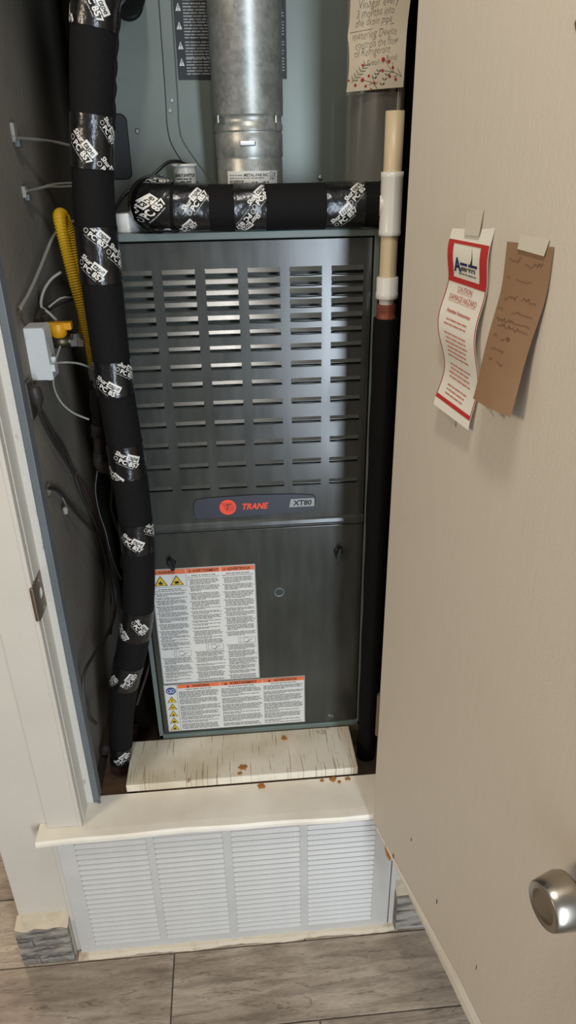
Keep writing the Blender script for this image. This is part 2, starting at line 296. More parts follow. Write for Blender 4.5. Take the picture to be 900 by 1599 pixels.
# ---- flat lettering
_tc = {}
def glyphs(txt, bold=0.0, shear=0.0, spacing=1.0):
    key = (txt, bold, shear, spacing)
    if key in _tc: return _tc[key]
    cu = bpy.data.curves.new('lettering', 'FONT'); cu.body = txt; cu.size = 1; cu.offset = bold; cu.shear = shear; cu.space_character = spacing; cu.resolution_u = 2; cu.fill_mode = 'BOTH'
    o = bpy.data.objects.new('lettering', cu); COL.objects.link(o); bpy.context.view_layer.update()
    me = o.evaluated_get(bpy.context.evaluated_depsgraph_get()).to_mesh()
    vs = [(v.co.x, v.co.y) for v in me.vertices]; fs = [list(p.vertices) for p in me.polygons]
    bpy.data.objects.remove(o); bpy.data.curves.remove(cu)
    w_ = max((v[0] for v in vs), default=0); _tc[key] = (vs, fs, w_); return _tc[key]
class Print:
    """2-D print (u right, v up); each piece has a material slot and a layer height"""
    def __init__(s): s.parts = []
    def poly(s, pts, mi=0, lay=0): s.parts.append(([tuple(p) for p in pts], [list(range(len(pts)))], mi, lay)); return s
    def rect(s, u0, u1, v0, v1, mi=0, lay=0): return s.poly([(u0, v0), (u1, v0), (u1, v1), (u0, v1)], mi, lay)
    def disc(s, u, v, r, mi=0, lay=0, seg=20, ry=None): return s.poly([(u+r*math.cos(2*math.pi*i/seg), v+(ry or r)*math.sin(2*math.pi*i/seg)) for i in range(seg)], mi, lay)
    def line(s, pts, w_, mi=0, lay=0):
        for (a, b) in zip(pts, pts[1:]):
            dx, dy = b[0]-a[0], b[1]-a[1]; L = math.hypot(dx, dy) or 1; nx, ny = -dy/L*w_/2, dx/L*w_/2
            s.poly([(a[0]-nx, a[1]-ny), (b[0]-nx, b[1]-ny), (b[0]+nx, b[1]+ny), (a[0]+nx, a[1]+ny)], mi, lay)
        return s
    def ring(s, u, v, r, w_, mi=0, lay=0, seg=18):
        return s.line([(u+r*math.cos(2*math.pi*i/seg), v+r*math.sin(2*math.pi*i/seg)) for i in range(seg+1)], w_, mi, lay)
    def text(s, txt, u, v, size, mi=0, lay=0, bold=0.0, shear=0.0, width=None, center=False, spacing=1.0, rot=0.0):
        vs, fs, w_ = glyphs(txt, bold, shear, spacing); sx = size if width is None else width/w_
        o = -w_*sx/2 if center else 0; c, n_ = math.cos(rot), math.sin(rot)
        P = [((x*sx+o), y*size) for x, y in vs]; s.parts.append(([(u+x*c-y*n_, v+x*n_+y*c) for x, y in P], fs, mi, lay)); return s
    def moved(s, u, v, rot=0.0, k=1.0):
        c, n_ = math.cos(rot)*k, math.sin(rot)*k; q = Print()
        q.parts = [([(u+x*c-y*n_, v+x*n_+y*c) for x, y in vs], fs, mi, lay) for vs, fs, mi, lay in s.parts]; return q
    def words(s, u0, u1, v, h, mi=0, lay=0, end=1.0, wl=(2, 8)):
        """a line of print too small to read: one dash per word, broken into letters' groups"""
        u = u0; stop = u0+(u1-u0)*end
        while u < stop-h:
            L = min(h*0.62*random.randint(*wl), stop-u); s.rect(u, u+L, v, v+h*0.62, mi, lay); u += L+h*0.55
        return s
    def block(s, u0, u1, v1, v0, pitch, mi=0, lay=0, indent=0.0):
        v = v1-pitch
        while v > v0:
            n_ = random.randint(2, 6)
            for k in range(n_):
                if v <= v0: break
                s.words(u0+(indent if k else 0), u1, v, pitch*0.72, mi, lay, random.uniform(.35, .8) if k == n_-1 else random.uniform(.9, 1)); v -= pitch
            v -= pitch*random.choice((.4, .7, 1.0))
        return s
    def build(s, name, fn, mats, parent, step=0.00025, base=0.0004):
        """fn(u, v, height) -> world point"""
        mb = MB()
        for vs, fs, mi, lay in s.parts: mb.add([fn(x, y, base+lay*step) for x, y in vs], fs, mi)
        return mb.build(name, mats, parent)

# ================================================================== SETTING
FZ = -0.405
fl = MB().box(-2.6, 2.6, -3.8, 2.4, FZ-0.06, FZ-0.0035); floor = struct(fl, 'floor', 'grout', 'grey weathered wood-look plank tiles on the floor')
rows = [-0.053+0.1595*3-0.1595*i for i in range(0, 9)]; joints = {5: 0.302, 4: 0.008, 3: -0.62, 2: -0.1, 6: -0.12, 0: 0.2, 1: .25, 7: 0.0}
for i in range(8):
    y1, y0 = rows[i]-0.0015, rows[i+1]+0.0015; xs = [joints[i]+0.91*k for k in range(-2, 3)]
    i0 = i
    for xa, xb in zip(xs, xs[1:]):
        # the house wall covers the floor behind the grille
        if y0 > -0.2 and xa > -0.31: continue
        if y0 > -0.2 and xb > -0.31: xb = -0.305 if y0 > -0.19 else xb
        MB().box(xa+0.0015, xb-0.0015, y0, y1, FZ-0.004, FZ, bev=0.0008).build('plank', 'plank', floor)

wfl = struct(MB().box(-0.305, -0.14, -0.178, -0.118, FZ, 2.0), 'wall_front_left', 'cream', 'cream painted wall end left of the closet opening')
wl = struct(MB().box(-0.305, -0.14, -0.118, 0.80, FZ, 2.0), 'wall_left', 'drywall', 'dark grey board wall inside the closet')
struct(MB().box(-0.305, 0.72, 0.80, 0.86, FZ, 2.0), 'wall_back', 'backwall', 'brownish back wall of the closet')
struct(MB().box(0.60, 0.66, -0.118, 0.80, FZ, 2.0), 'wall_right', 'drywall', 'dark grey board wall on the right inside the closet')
struct(MB().box(0.491, 1.6, -0.178, -0.118, FZ, 2.0), 'wall_front_right', 'cream', 'pale wall behind the open door')
struct(MB().box(-0.305, 1.6, -0.178, -0.118, 1.66, 2.0).box(-0.305, 1.6, -0.178, -0.118, 2.0, 2.02), 'wall_front', 'cream', 'wall above the closet opening')
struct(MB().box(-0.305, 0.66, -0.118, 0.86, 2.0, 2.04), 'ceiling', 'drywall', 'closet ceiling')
# raw floor of the closet
struct(MB().box(-0.14, 0.60, -0.118, 0.80, -0.12, -0.062), 'floor_closet', 'subfloor', 'raw dark subfloor around the furnace platform')
# sill with its horn
sl = MB()
prof = [(-0.204, -0.037), (-0.217, -0.036), (-0.2205, -0.0325), (-0.2205, -0.026), (-0.217, -0.0215), (-0.20, -0.0205), (-0.122, -0.021), (-0.122, -0.037)]
def sillrun(xa, xb, pr, wav=True):
    n = 14; vs = []; fs = []
    for k in range(n+1):
        x = xa+(xb-xa)*k/n; wv = 0.0016*math.sin(9*x+1)+0.0008*math.sin(31*x) if wav else 0
        for (y, z) in pr: vs.append((x, y+(wv if y < -0.2 else 0), z+(wv*.6 if y < -0.19 else 0)))
    m = len(pr)
    for k in range(n):
        for i in range(m): j = (i+1) % m; fs.append([k*m+i, (k+1)*m+i, (k+1)*m+j, k*m+j])
    sl.add(vs, fs); sl.add(vs[:m], [list(range(m))[::-1]]); sl.add(vs[-m:], [list(range(m))])
sillrun(-0.1345, 0.56, prof)
sillrun(-0.217, -0.1345, [p for p in prof[:6]]+[(-0.1785, -0.0205), (-0.1785, -0.037)])
struct(sl, 'trim_1', 'sillp', 'cream painted wooden sill below the furnace')
# casing and jamb on the left of the opening
cs = MB().box(-0.201, -0.136, -0.1915, -0.178, -0.0203, 1.66, bev=0.002).box(-0.1425, -0.1345, -0.1945, -0.178, -0.0203, 1.66, bev=0.002)
struct(cs, 'trim_2', 'cream', 'flat cream door casing left of the opening')
jb = MB().box(-0.1400, -0.1335, -0.178, -0.140, -0.0203, 1.66); jamb = struct(jb, 'trim_3', 'reveal', 'beige door jamb reveal with a worn strike plate')
sp = MB().box(-0.1337, -0.1322, -0.187, -0.145, 0.455, 0.523, bev=0.0006)
sp.box(-0.1385, -0.1320, -0.1985, -0.1925, 0.458, 0.520, bev=0.002)
sp.box(-0.1345, -0.1320, -0.194, -0.184, 0.456, 0.522, bev=0.0006)
spo = sp.build('strike_plate', 'strike', jamb)
tag(spo, 'worn brass strike plate')
for o_ in (spo, jamb, wfl): cut(o_, MB().lathe((-0.166, -0.161, 0.489), (1, 0, 0), [(0, 0.0105), (0.040, 0.0105)], 20))
for z in (0.463, 0.515): MB().lathe((-0.1322, -0.164, z), (1, 0, 0), [(0, 0.0036), (0.0008, 0.003)], 12).build('screw', 'steel', spo)
struct(MB().box(-0.1395, -0.1215, -0.1400, -0.128, -0.0203, 1.66, bev=0.001), 'trim_4', 'jamb', 'chipped white door stop along the jamb')
struct(MB().box(-0.1215, -0.1100, -0.1385, -0.112, -0.0203, 1.66, bev=0.0015).lathe((-0.112, -0.137, -0.0185), (0.6, -1, 0.2), [(0, 0.003), (0.004, 0.003), (0.006, 0.001)], 10), 'trim_5', 'strip', 'blue-grey strip along the door stop')
# right jamb and trim beside the grille
struct(MB().box(0.468, 0.491, -0.178, -0.112, -0.0203, 1.66), 'trim_6', 'reveal', 'door jamb on the hinge side')
struct(MB().box(0.4755, 0.4865, -0.196, -0.178, FZ, -0.040, bev=0.001), 'trim_7', 'grille', 'narrow white trim strip right of the grille')
struct(MB().box(-0.2005, -0.1915, -0.190, -0.178, FZ, -0.040, bev=0.001), 'trim_8', 'cream', 'narrow painted trim strip left of the grille')
# stone-look base at both sides
def stone_base(name, xa, xb, m_, ztop, lab, wrap):
    base = struct(MB().box(xa, xb, -0.198, -0.178, FZ, ztop), name, 'mortar', lab)
    z = ztop-0.001; k = 0
    hs = [0.027, 0.026, 0.028, 0.03, 0.03] if wrap else [0.045, 0.05, 0.03]
    for h in hs:
        if z-h < FZ-0.02: break
        z0 = max(FZ+0.001, z-h); cuts = [xa-(.004 if wrap else 0)]+([xa+(xb-xa)*random.uniform(.2, .75)] if k % 2 else [])+[xb]
        for a, b in zip(cuts, cuts[1:]):
            d = random.uniform(0.003, 0.011); bm = MB(); n = 7; vs = []; fs = []
            for i in range(n+1):
                for (yy, zz) in ((-0.198, z0), (-0.203-d, z0+0.001), (-0.2045-d, (z0+z)/2), (-0.203-d, z-0.001), (-0.198, z)):
                    vs.append((a+0.0006+(b-a-0.0012)*i/n, yy+(random.uniform(-.002, .002) if yy < -0.2 else 0), zz))
            for i in range(n):
                for j in range(4): fs.append([i*5+j, (i+1)*5+j, (i+1)*5+j+1, i*5+j+1])
            bm.add(vs, fs); bm.add(vs[:5], [[4, 3, 2, 1, 0]]); bm.add(vs[-5:], [[0, 1, 2, 3, 4]]); bm.build('stone', m_, base)
        z = z0-0.001; k += 1
    n = 8; vs = []; fs = []
    for i in range(n+1):
        x = xa-(.004 if wrap else 0)+(xb-xa+(.004 if wrap else 0))*i/n
        for (yy, zz) in ((-0.178, ztop+0.010+random.uniform(-.003, .004)), (-0.192, ztop+0.004), (-0.208+random.uniform(-.003, .003), ztop-0.001), (-0.178, ztop-0.001)): vs.append((x, yy, zz))
    for i in range(n):
        for j in range(4): fs.append([i*4+j, (i+1)*4+j, (i+1)*4+(j+1) % 4, i*4+(j+1) % 4])
    MB().add(vs, fs).add(vs[:4], [[3, 2, 1, 0]]).add(vs[-4:], [[0, 1, 2, 3]]).build('mortar_cap', 'mortar', base)
    return base
stone_base('baseboard_left', -0.305, -0.2015, 'stone', -0.292, 'stacked grey stone base at the foot of the left wall', True)
stone_base('baseboard_right', 0.4875, 0.95, 'stone', -0.291, 'grey stone base behind the open door', False)
# caulk bead along the floor
ck = MB(); n = 60; vs = []; fs = []
for i in range(n+1):
    x = -0.195+0.69*i/n; wd = 0.006+0.0025*math.sin(i*.37)+random.uniform(-.001, .001)
    for (yy, zz) in ((-0.194, FZ), (-0.194, FZ+0.008), (-0.200-wd*.5, FZ+0.005), (-0.203-wd, FZ)): vs.append((x, yy, zz))
for i in range(n):
    for j in range(3): fs.append([i*4+j, (i+1)*4+j, (i+1)*4+j+1, i*4+j+1])
struct(ck.add(vs, fs), 'trim_9', 'caulk', 'old stained caulk bead between grille and floor')

# ------------------------------------------------------------------ return air grille
g = thing('air_return_grille', (0.142, -0.19, FZ), 'white louvered return air grille under the sill', 'grille')
GP = [(-0.157, -0.020), (-0.005, 0.129), (0.146, 0.282), (0.298, 0.436)]; gx0, gx1, gz0, gz1 = -0.1895, 0.4735, -0.399, -0.0385; sz0, sz1 = -0.378, -0.064
fr = MB(); ed = [gx0]+[c for p in GP for c in p]+[gx1]
for i in range(0, len(ed), 2): fr.box(ed[i], ed[i+1], -0.197, -0.190, gz0, gz1, bev=0.0008)
fr.box(gx0, gx1, -0.1968, -0.190, gz0, sz0, bev=0.0006).box(gx0, gx1, -0.1968, -0.190, sz1, gz1, bev=0.0006)
fr.build('frame', 'grille', g)
NS = 21; pt = (sz1-sz0)/NS; proto = {}
for pi, (a, b) in enumerate(GP):
    for k in range(NS):
        z = sz0+pt*(k+0.5); w_ = round(b-a, 4)
        if w_ not in proto:
            h = w_/2; pr = [(-0.1905, pt*.30), (-0.1945, pt*.16), (-0.1985, -pt*.30), (-0.1978, -pt*.38), (-0.194, pt*.02), (-0.1895, pt*.22)]
            vs = [((a+b)/2+sx*h, y_, z+dz) for sx in (-1, 1) for (y_, dz) in pr]; m = len(pr)
            fs = [[i, m+i, m+(i+1) % m, (i+1) % m] for i in range(m)]+[list(range(m))[::-1], list(range(m, 2*m))]
            proto[w_] = MB().add(vs, fs).build('slat', 'grille', g, ((a+b)/2, -0.19, z))
        else: share(proto[w_], ((a+b)/2, -0.19, z), g, 'slat')
for (x, z) in ((-0.175, -0.06), (-0.175, -0.385), (0.455, -0.385)): MB().lathe((x, -0.197, z), (0, -1, 0), [(0, .0035), (.001, .003)], 12).build('screw', 'grille', g)

# ------------------------------------------------------------------ door
DO = Vector((0.419, -0.240, 0)); DS = Vector((0.197, -0.980, 0)).normalized(); DN = Vector((-0.980, -0.197, 0)).normalized(); DW = 0.575
def dp(s, z, off=0.0): return DO+DS*s+DN*off+Vector((0, 0, z))
DZ0, DZ1 = -0.0125, 1.64
d = MB(); T = 0.035; e = 0.0015
# slab with eased edges; the worn bottom edge is bevelled
def dring(z, ins): return [dp(0.0+ins, z, -ins*0.3 if ins < .001 else -ins), dp(DW-ins, z, -ins), dp(DW-ins, z, -T+ins), dp(0.0+ins, z, -T+ins)]
R4 = [dring(DZ0, 0.0015), dring(DZ0+0.0015, 0.0), dring(DZ1-0.0015, 0.0), dring(DZ1, 0.0015)]
vs = [v for r_ in R4 for v in r_]; fs = [[3, 2, 1, 0], [12, 13, 14, 15]]
for k in range(3):
    for i in range(4): j = (i+1) % 4; fs.append([k*4+i, k*4+j, (k+1)*4+j, (k+1)*4+i])
door = struct(d.add(vs, fs), 'door_1', 'door', 'open cream painted flush door with a satin metal knob')
# torn, lighter bottom edge of the door skin
n = 40; vs = []; fs = []
for i in range(n+1):
    s_ = 0.02+(DW-0.02)*i/n; h = 0.0015+0.040*min(1, i/22)+random.uniform(-.0008, .0008)
    vs += [dp(s_, DZ0-0.001+random.uniform(-.001, .001), 0.0004), dp(s_, DZ0+h*.5, 0.0020), dp(s_, DZ0+h, 0.0003)]
for i in range(n):
    for j in range(2): fs.append([i*3+j, i*3+3+j, i*3+4+j, i*3+1+j])
tag(MB().add(vs, fs).build('worn_edge', 'sillp', door), 'lighter worn bottom edge')
for (s_, z_, a_, b_) in ((0.093, 0.001, .0035, .010), (0.245, 0.09, .0016, .006), (0.30, -0.0, .001, .006), (0.15, 0.115, .0015, .005), (.36, .11, .001, .008), (0.29, 1.205, .004, .006)):
    pts = [dp(s_+a_*math.cos(t)*random.uniform(.6, 1.1), z_+b_*math.sin(t)*random.uniform(.6, 1.1), 0.0006) for t in [i*math.pi/4 for i in range(8)]]
    MB().add(pts, [list(range(8))]).build('scuff_mark', 'rust' if z_ < .1 and s_ < .1 else 'cardink', door)
# torn orange veneer at the bottom hinge corner
pts = [dp(0.060, DZ0+.006, .001), dp(0.064, DZ0+.001, .004), dp(0.073, DZ0-.008, .004), dp(0.084, DZ0-.010, .002), dp(0.086, DZ0+.003, .001), dp(0.072, DZ0+.004, .001)]
MB().add(pts, [[0, 1, 2, 3, 4, 5]]).build('torn_veneer', 'rust', door)
kc = dp(0.514, 0.484, 0.0)
kn = MB().lathe(kc, DN, [(0, 0.031), (0.004, 0.031), (0.007, 0.028), (0.008, 0.013), (0.026, 0.012), (0.028, 0.018), (0.033, 0.0255), (0.040, 0.0268), (0.054, 0.0245), (0.0612, 0.0230), (0.0625, 0.0220)], 40).build('knob', 'nickel', door)
tag(kn, 'satin metal door knob')
MB().lathe(kc+DN*0.0625, DN, [(0, 0.0218), (0.0004, 0.0212), (-0.0006, 0.008)], 36, caps=True).build('knob_face', 'nickel', kn)
for z in (0.2, 1.45): MB().lathe(dp(-0.004, z, -0.003), (0, 0, 1), [(0, .006), (0.09, .006)], 14).build('hinge', 'strike', door)

# ================================================================== FURNACE
W, H = 0.438, 1.016
fu = thing('furnace', (W/2, 0.35, 0), 'tall dark grey gas furnace with louvered front panel', 'furnace')
c_ = MB().box(0.002, W-0.002, 0.075, 0.71, 0, H).box(0.002, 0.004, 0.012, 0.076, 0, H).box(W-0.004, W-0.002, 0.012, 0.076, 0, H).box(0.002, W-0.002, 0.012, 0.076, H-0.003, H).box(0.002, W-0.002, 0.012, 0.076, 0, 0.003)
c_.box(0, 0.0085, 0, 0.014, 0, H, bev=0.001).box(W-0.0085, W, 0, 0.014, 0, H, bev=0.001).box(0, W, -0.001, 0.014, H-0.011, H, bev=0.001).box(0, W, 0, 0.014, 0, 0.011, bev=0.001)
c_.build('casing', 'trimgrey', fu)
PX0, PX1, PY = 0.0105, W-0.0105, 0.0035
def panel(name, z0, z1, parts=None):
    m = MB(); m.box(PX0, PX1, PY, 0.012, z0, z1, bev=0.0015); return m
SPL = 0.4985
LC = [0.0275+0.0669*i for i in range(6)]; LR = [0.958, 0.942, 0.925, 0.908, 0.886, 0.863, 0.838, 0.809, 0.779, 0.745, 0.710, 0.672, 0.632, 0.590]
lw = 0.0517/2
# upper panel: a sheet with a real slot under every louver hood, flanged at its edges
up = MB(); uz0, uz1 = SPL+0.001, H-0.013
slots = sorted((z-.0080*(.78 if k >= 5 else 1), z+.0030*(.78 if k >= 5 else 1)) for k, z in enumerate(LR))
gz = [uz0]+[q for sl_ in slots for q in sl_]+[uz1]; gxs = [PX0]+[q for x in LC for q in (x+.0004, x+2*lw-.0004)]+[PX1]
for yy, flip in ((PY, False), (PY+.001, True)):
    vs = [(x, yy, z) for z in gz for x in gxs]; nx = len(gxs); fs = []
    for j_ in range(len(gz)-1):
        for i_ in range(nx-1):
            if j_ % 2 and i_ % 2: continue
            q = [j_*nx+i_, j_*nx+i_+1, (j_+1)*nx+i_+1, (j_+1)*nx+i_]; fs.append(q[::-1] if flip else q)
    up.add(vs, fs)
up.box(PX0, PX0+.001, PY, .012, uz0, uz1).box(PX1-.001, PX1, PY, .012, uz0, uz1).box(PX0, PX1, PY, .012, uz0, uz0+.001).box(PX0, PX1, PY, .012, uz1-.001, uz1)
# pressed bead near the bottom of the upper panel
vs = []; pr = [(0.0036, 0.517), (0.0005, 0.513), (-0.0012, 0.507), (-0.0012, 0.5015), (0.0036, 0.4998)]
for x in (PX0, PX1): vs += [(x, y, z) for (y, z) in pr]
up.add(vs, [[i, 5+i, 6+i, 1+i][::-1] for i in range(4)]+[[0, 1, 2, 3, 4], [9, 8, 7, 6, 5]])
upo = up.build('upper_panel', 'furnace', fu)
lpo = panel('lower_panel', 0.0125, SPL-0.001).build('lower_panel', 'furnace', fu)
lm = MB()
def hood(mb, y):
    A = [(-lw, y, 0.004), (lw, y, 0.004), (lw-.0006, y-.0042, -.0022), (-lw+.0006, y-.0042, -.0022), (-lw, y, -.0026), (lw, y, -.0026), (lw-.0006, y-.0044, -.0030), (-lw+.0006, y-.0044, -.0030)]
    mb.add(A, [[0, 3, 2, 1], [3, 7, 6, 2], [0, 4, 7, 3], [1, 2, 6, 5]])
    B = []
    for k in range(9):
        x = -lw+2*lw*k/8; b = -.0009*math.sin(math.pi*k/8)
        B += [(x, y, -.0078+b), (x, y-.0012, -.0082+b), (x, y-.0008, -.0094+b), (x, y, -.0098+b)]
    mb.add(B, [[k*4+j, k*4+j+1, k*4+5+j, k*4+4+j] for k in range(8) for j in range(3)])
hood(lm, PY)
first = None; small = None
for zi, z in enumerate(LR):
    for x in LC:
        o_ = Vector((x+lw, 0, z))
        if first is None:
            mb = MB(); mb.f = lm.f; mb.m = lm.m; mb.sm = lm.sm; mb.v = [v+o_ for v in lm.v]; first = mb.build('louver', 'furnace', upo, o_)
        elif zi >= 5 and small is None:
            mb = MB(); mb.f = lm.f; mb.m = lm.m; mb.sm = lm.sm; mb.v = [Vector((v.x, PY+(v.y-PY)*.78, v.z*.78))+o_ for v in lm.v]; small = mb.build('louver', 'furnace', upo, o_)
        elif zi >= 5: share(small, o_, upo, 'louver')
        else: share(first, o_, upo, 'louver')
# badge
def fp(u, v, h): return Vector((u, PY-0.0035-h, v))
bz0, bz1 = 0.5275, 0.5695
out = [(0.114, 0.531), (0.118, bz0), (0.20, bz0-0.0005), (0.325, 0.5305), (0.3355, 0.536), (0.3375, 0.545), (0.337, 0.558), (0.333, 0.5635), (0.30, 0.567), (0.225, bz1), (0.14, 0.568), (0.117, 0.565), (0.1125, 0.556), (0.1115, 0.545)]
n = len(out); vs = [Vector((u, PY+.001, v)) for u, v in out]+[Vector((u*.985+.0034, PY-0.0035, v*.985+.0082)) for u, v in out]
badge = MB().add(vs, [[i, (i+1) % n, n+(i+1) % n, n+i] for i in range(n)]+[list(range(n, 2*n))]).build('badge', 'badge', fu); tag(badge, 'navy badge with red logo')
p = Print(); cu, cv = 0.1755, 0.5475; p.disc(cu, cv, 0.0152, 0, 0, 32)
for k in range(8): p.rect(cu-0.011+0.001*k, cu+0.0125-0.0008*abs(k-4), cv+0.0078-0.0022*k, cv+0.0078-0.0022*k+0.0005, 1, 1)
p.line([(cu-.004, cv+.005), (cu+.007, cv+.006)], .0012, 1, 1).line([(cu+.001, cv+.005), (cu-.002, cv-.006)], .0012, 1, 1)
p.build('logo_emblem', fp, ['red', 'badge'], badge)
Print().text('TRANE', 0.2, 0.5415, 0.0165, 0, 0, bold=0.035, shear=0.28, width=0.050).build('brand_lettering', fp, ['red'], badge)
p = Print().poly([(0.288, 0.541), (0.3345, 0.541), (0.3345, 0.5575), (0.291, 0.5575)], 0, 0).text('XT80', 0.2955, 0.5443, 0.0145, 1, 1, bold=0.03, shear=0.12, width=0.034)
p.build('model_plate', fp, ['badgegrey', 'ink'], badge)
# quarter-turn latches
for (x, z, a) in ((0.063, 0.437, 0.25), (0.381, 0.441, -0.2)):
    la = MB().lathe((x, PY+.001, z), (0, -1, 0), [(0, .0085), (.004, .0085), (.006, .006)], 20).build('latch', 'black', fu)
    m = MB(); c, s_ = math.cos(a), math.sin(a); q = [(-.0035, -.013), (.0035, -.013), (.0042, 0), (.0035, .013), (-.0035, .013), (-.0042, 0)]
    A = [Vector((x+u*c-v*s_, PY-.005, z+u*s_+v*c)) for u, v in q]; B = [Vector((x+u*c*.8-v*s_*.9, PY-.015, z+u*s_*.8+v*c*.9)) for u, v in q]
    m.add(A+B, [[i, (i+1) % 6, 6+(i+1) % 6, 6+i] for i in range(6)]+[[6, 7, 8, 9, 10, 11]]); m.build('latch_grip', 'black', la)
# sight port
sg = MB().lathe((0.266, PY+.001, 0.355), (0, -1, 0), [(0, .0102), (.0030, .0102), (.0036, .0085), (.0018, .0072), (.0010, .007)], 28).build('sight_port', 'trimgrey', fu)
MB().lathe((0.266, PY-.0005, 0.355), (0, -1, 0), [(0, .0068), (.0006, .006)], 20).build('glass', 'glass', sg)
for (x, z) in ((W-.0005, 0.66), (W-.0005, 0.41), (W-.0005, 0.22), (W-.0005, 0.13)): MB().lathe((x, 0.006, z), (1, 0, 0), [(0, .004), (.003, .0035), (.0042, .002)], 10).build('screw', 'steel', fu)
for x in (0.004, W-0.004): MB().lathe((x, 0.0, 0.0135), (0, -1, 0), [(0, .0035), (.0015, .003)], 10).build('screw', 'steel', fu)
# warning labels on the lower panel
def lp(u, v, h): return Vector((u, PY-h, v))
def sheet(name, u0, u1, v0, v1, label):
    o = MB().box(u0, u1, PY-0.0006, PY, v0, v1).build(name, 'sticker', fu); return tag(o, label)
LB = 0.0009
A = sheet('warning_label', 0.0215, 0.2205, 0.1465, 0.4225, 'three-column warning label with orange headers')
p = Print(); ua, ub, va, vb = 0.0225, 0.2195, 0.1475, 0.4215
for a, b in (((ua, va), (ub, va)), ((ub, va), (ub, vb)), ((ua, vb), (ub, vb)), ((ua, va), (ua, vb))): p.line([a, b], .0007)
cw = (ub-ua)/3; cols = [(ua+cw*i+.002, ua+cw*(i+1)-.002) for i in range(3)]
p.line([(ua+.0015, 0.3825), (ua+cw, 0.3825)], .0006).line([(ua+cw, 0.3825), (ua+cw, 0.41)], .0006)
for i, (a, b) in enumerate(cols):
    top = 0.379 if i == 0 else 0.4075; pic = 0.222-(.0)*i
    gx = b-0.036
    p.words(a+.008, b-.008, top-.0030, .0026, 0).words(a, b, top-.0068, .0019, 0); p.block(a+.001, b, top-.009, pic+.010+.012*i, .0028, 0, 0, .003)
    pz = pic-.006+.012*i
    p.line([(gx, pz), (gx+.034, pz), (gx+.034, pz+.013), (gx, pz+.013), (gx, pz)], .0005).ring(gx+.015, pz+.0065, .0055, .0006).line([(gx+.015, pz+.0005), (gx+.028, pz+.009)], .001).line([(gx+.004, pz), (gx+.004, pz+.013)], .0005)
    p.block(a+.001, b, pz-.002, va+.002, .0028, 0, 0, .003)
p.build('text_print', lp, ['inkgrey'], A, base=LB)
p = Print()
for i, wd in enumerate(('WARNING', 'AVERTISSEMENT', 'ADVERTENCIA')):
    u0 = ua+cw*i+.0006; p.rect(u0, u0+cw-.0012, 0.4105, 0.4205, 0, 0); p.poly([(u0+.004, .4125), (u0+.0105, .4125), (u0+.00725, .419)], 1, 1).poly([(u0+.0055, .4133), (u0+.009, .4133), (u0+.00725, .4172)], 0, 2)
    p.text(wd, u0+.0125, 0.4123, 0.0088, 1, 1, bold=.02, width=(0.031, .049, .044)[i])
p.build('header_band', lp, ['orange', 'ink'], A, base=LB)
def hazard(P, u, v, s_, kind, lay=0):
    P.poly([(u-s_*.58, v), (u+s_*.58, v), (u, v+s_)], 1, lay).poly([(u-s_*.48, v+s_*.06), (u+s_*.48, v+s_*.06), (u, v+s_*.88)], 0, lay+1)
    if kind == 'fire': P.poly([(u-s_*.18, v+s_*.18), (u, v+s_*.12), (u+s_*.18, v+s_*.18), (u+s_*.2, v+s_*.34), (u+s_*.08, v+s_*.3), (u+s_*.04, v+s_*.56), (u-s_*.1, v+s_*.36), (u-s_*.2, v+s_*.38)], 1, lay+2)
    elif kind == 'bolt': P.poly([(u-s_*.02, v+s_*.6), (u-s_*.1, v+s_*.36), (u, v+s_*.38), (u-s_*.06, v+s_*.14), (u+s_*.1, v+s_*.42), (u, v+s_*.42), (u+s_*.06, v+s_*.6)], 1, lay+2)
    elif kind == 'blast':
        for k in range(9):
            t = k*2*math.pi/9; P.line([(u, v+s_*.28), (u+s_*.22*math.cos(t), v+s_*.28+s_*.17*math.sin(t))], s_*.07, 1, lay+2)
    elif kind == 'hand': P.poly([(u-s_*.25, v+s_*.42), (u-s_*.2, v+s_*.32), (u+s_*.1, v+s_*.26), (u+s_*.26, v+s_*.16), (u+s_*.2, v+s_*.36), (u-s_*.05, v+s_*.44)], 1, lay+2)
    else: P.disc(u, v+s_*.32, s_*.1, 1, lay+2, 10).rect(u-s_*.2, u+s_*.2, v+s_*.13, v+s_*.22, 1, lay+2)
p = Print(); hazard(p, ua+.0165, .3855, .0225, 'fire'); hazard(p, ua+.047, .3855, .0225, 'blast'); p.build('hazard_symbols', lp, ['yellow', 'ink'], A, base=LB)
B_ = sheet('safety_label', 0.0205, 0.3150, 0.0165, 0.1440, 'wide safety label with a column of yellow triangles')
ua, ub, va, vb = 0.0215, 0.3140, 0.0175, 0.1430; p = Print()
for a, b in (((ua, va), (ub, va)), ((ub, va), (ub, vb)), ((ua, vb), (ub, vb)), ((ua, va), (ua, vb)), ((ua+.0255, va), (ua+.0255, vb))): p.line([a, b], .0007)
c0 = ua+.027; cw = (ub-c0)/3
for i in range(3):
    a, b = c0+cw*i+.002, c0+cw*(i+1)-.002; p.words(a+.015, b-.015, .1285, .0026, 0); p.block(a, b, .126, va+.002, .0031, 0)
p.build('text_print', lp, ['inkgrey'], B_, base=LB)
p = Print()
for i, wd in enumerate(('WARNING', 'AVERTISSEMENT', 'ADVERTENCIA')):
    u0 = c0+cw*i+.0006; p.rect(u0, u0+cw-.0012, .1330, .1424, 0, 0); p.text(wd, u0+cw/2+.004, .1345, .0090, 1, 1, bold=.02, width=(.036, .056, .049)[i], center=True); q = u0+cw/2-(.018, .028, .025)[i]-.005
    p.poly([(q-.003, .1345), (q+.003, .1345), (q, .1405)], 1, 1)
p.build('header_band', lp, ['orange', 'ink'], B_, base=LB)
p = Print()
for k, kd in enumerate(('fire', 'blast', 'man', 'hand', 'bolt')): hazard(p, ua+.013, .0205+.0190*k, .0165, kd)
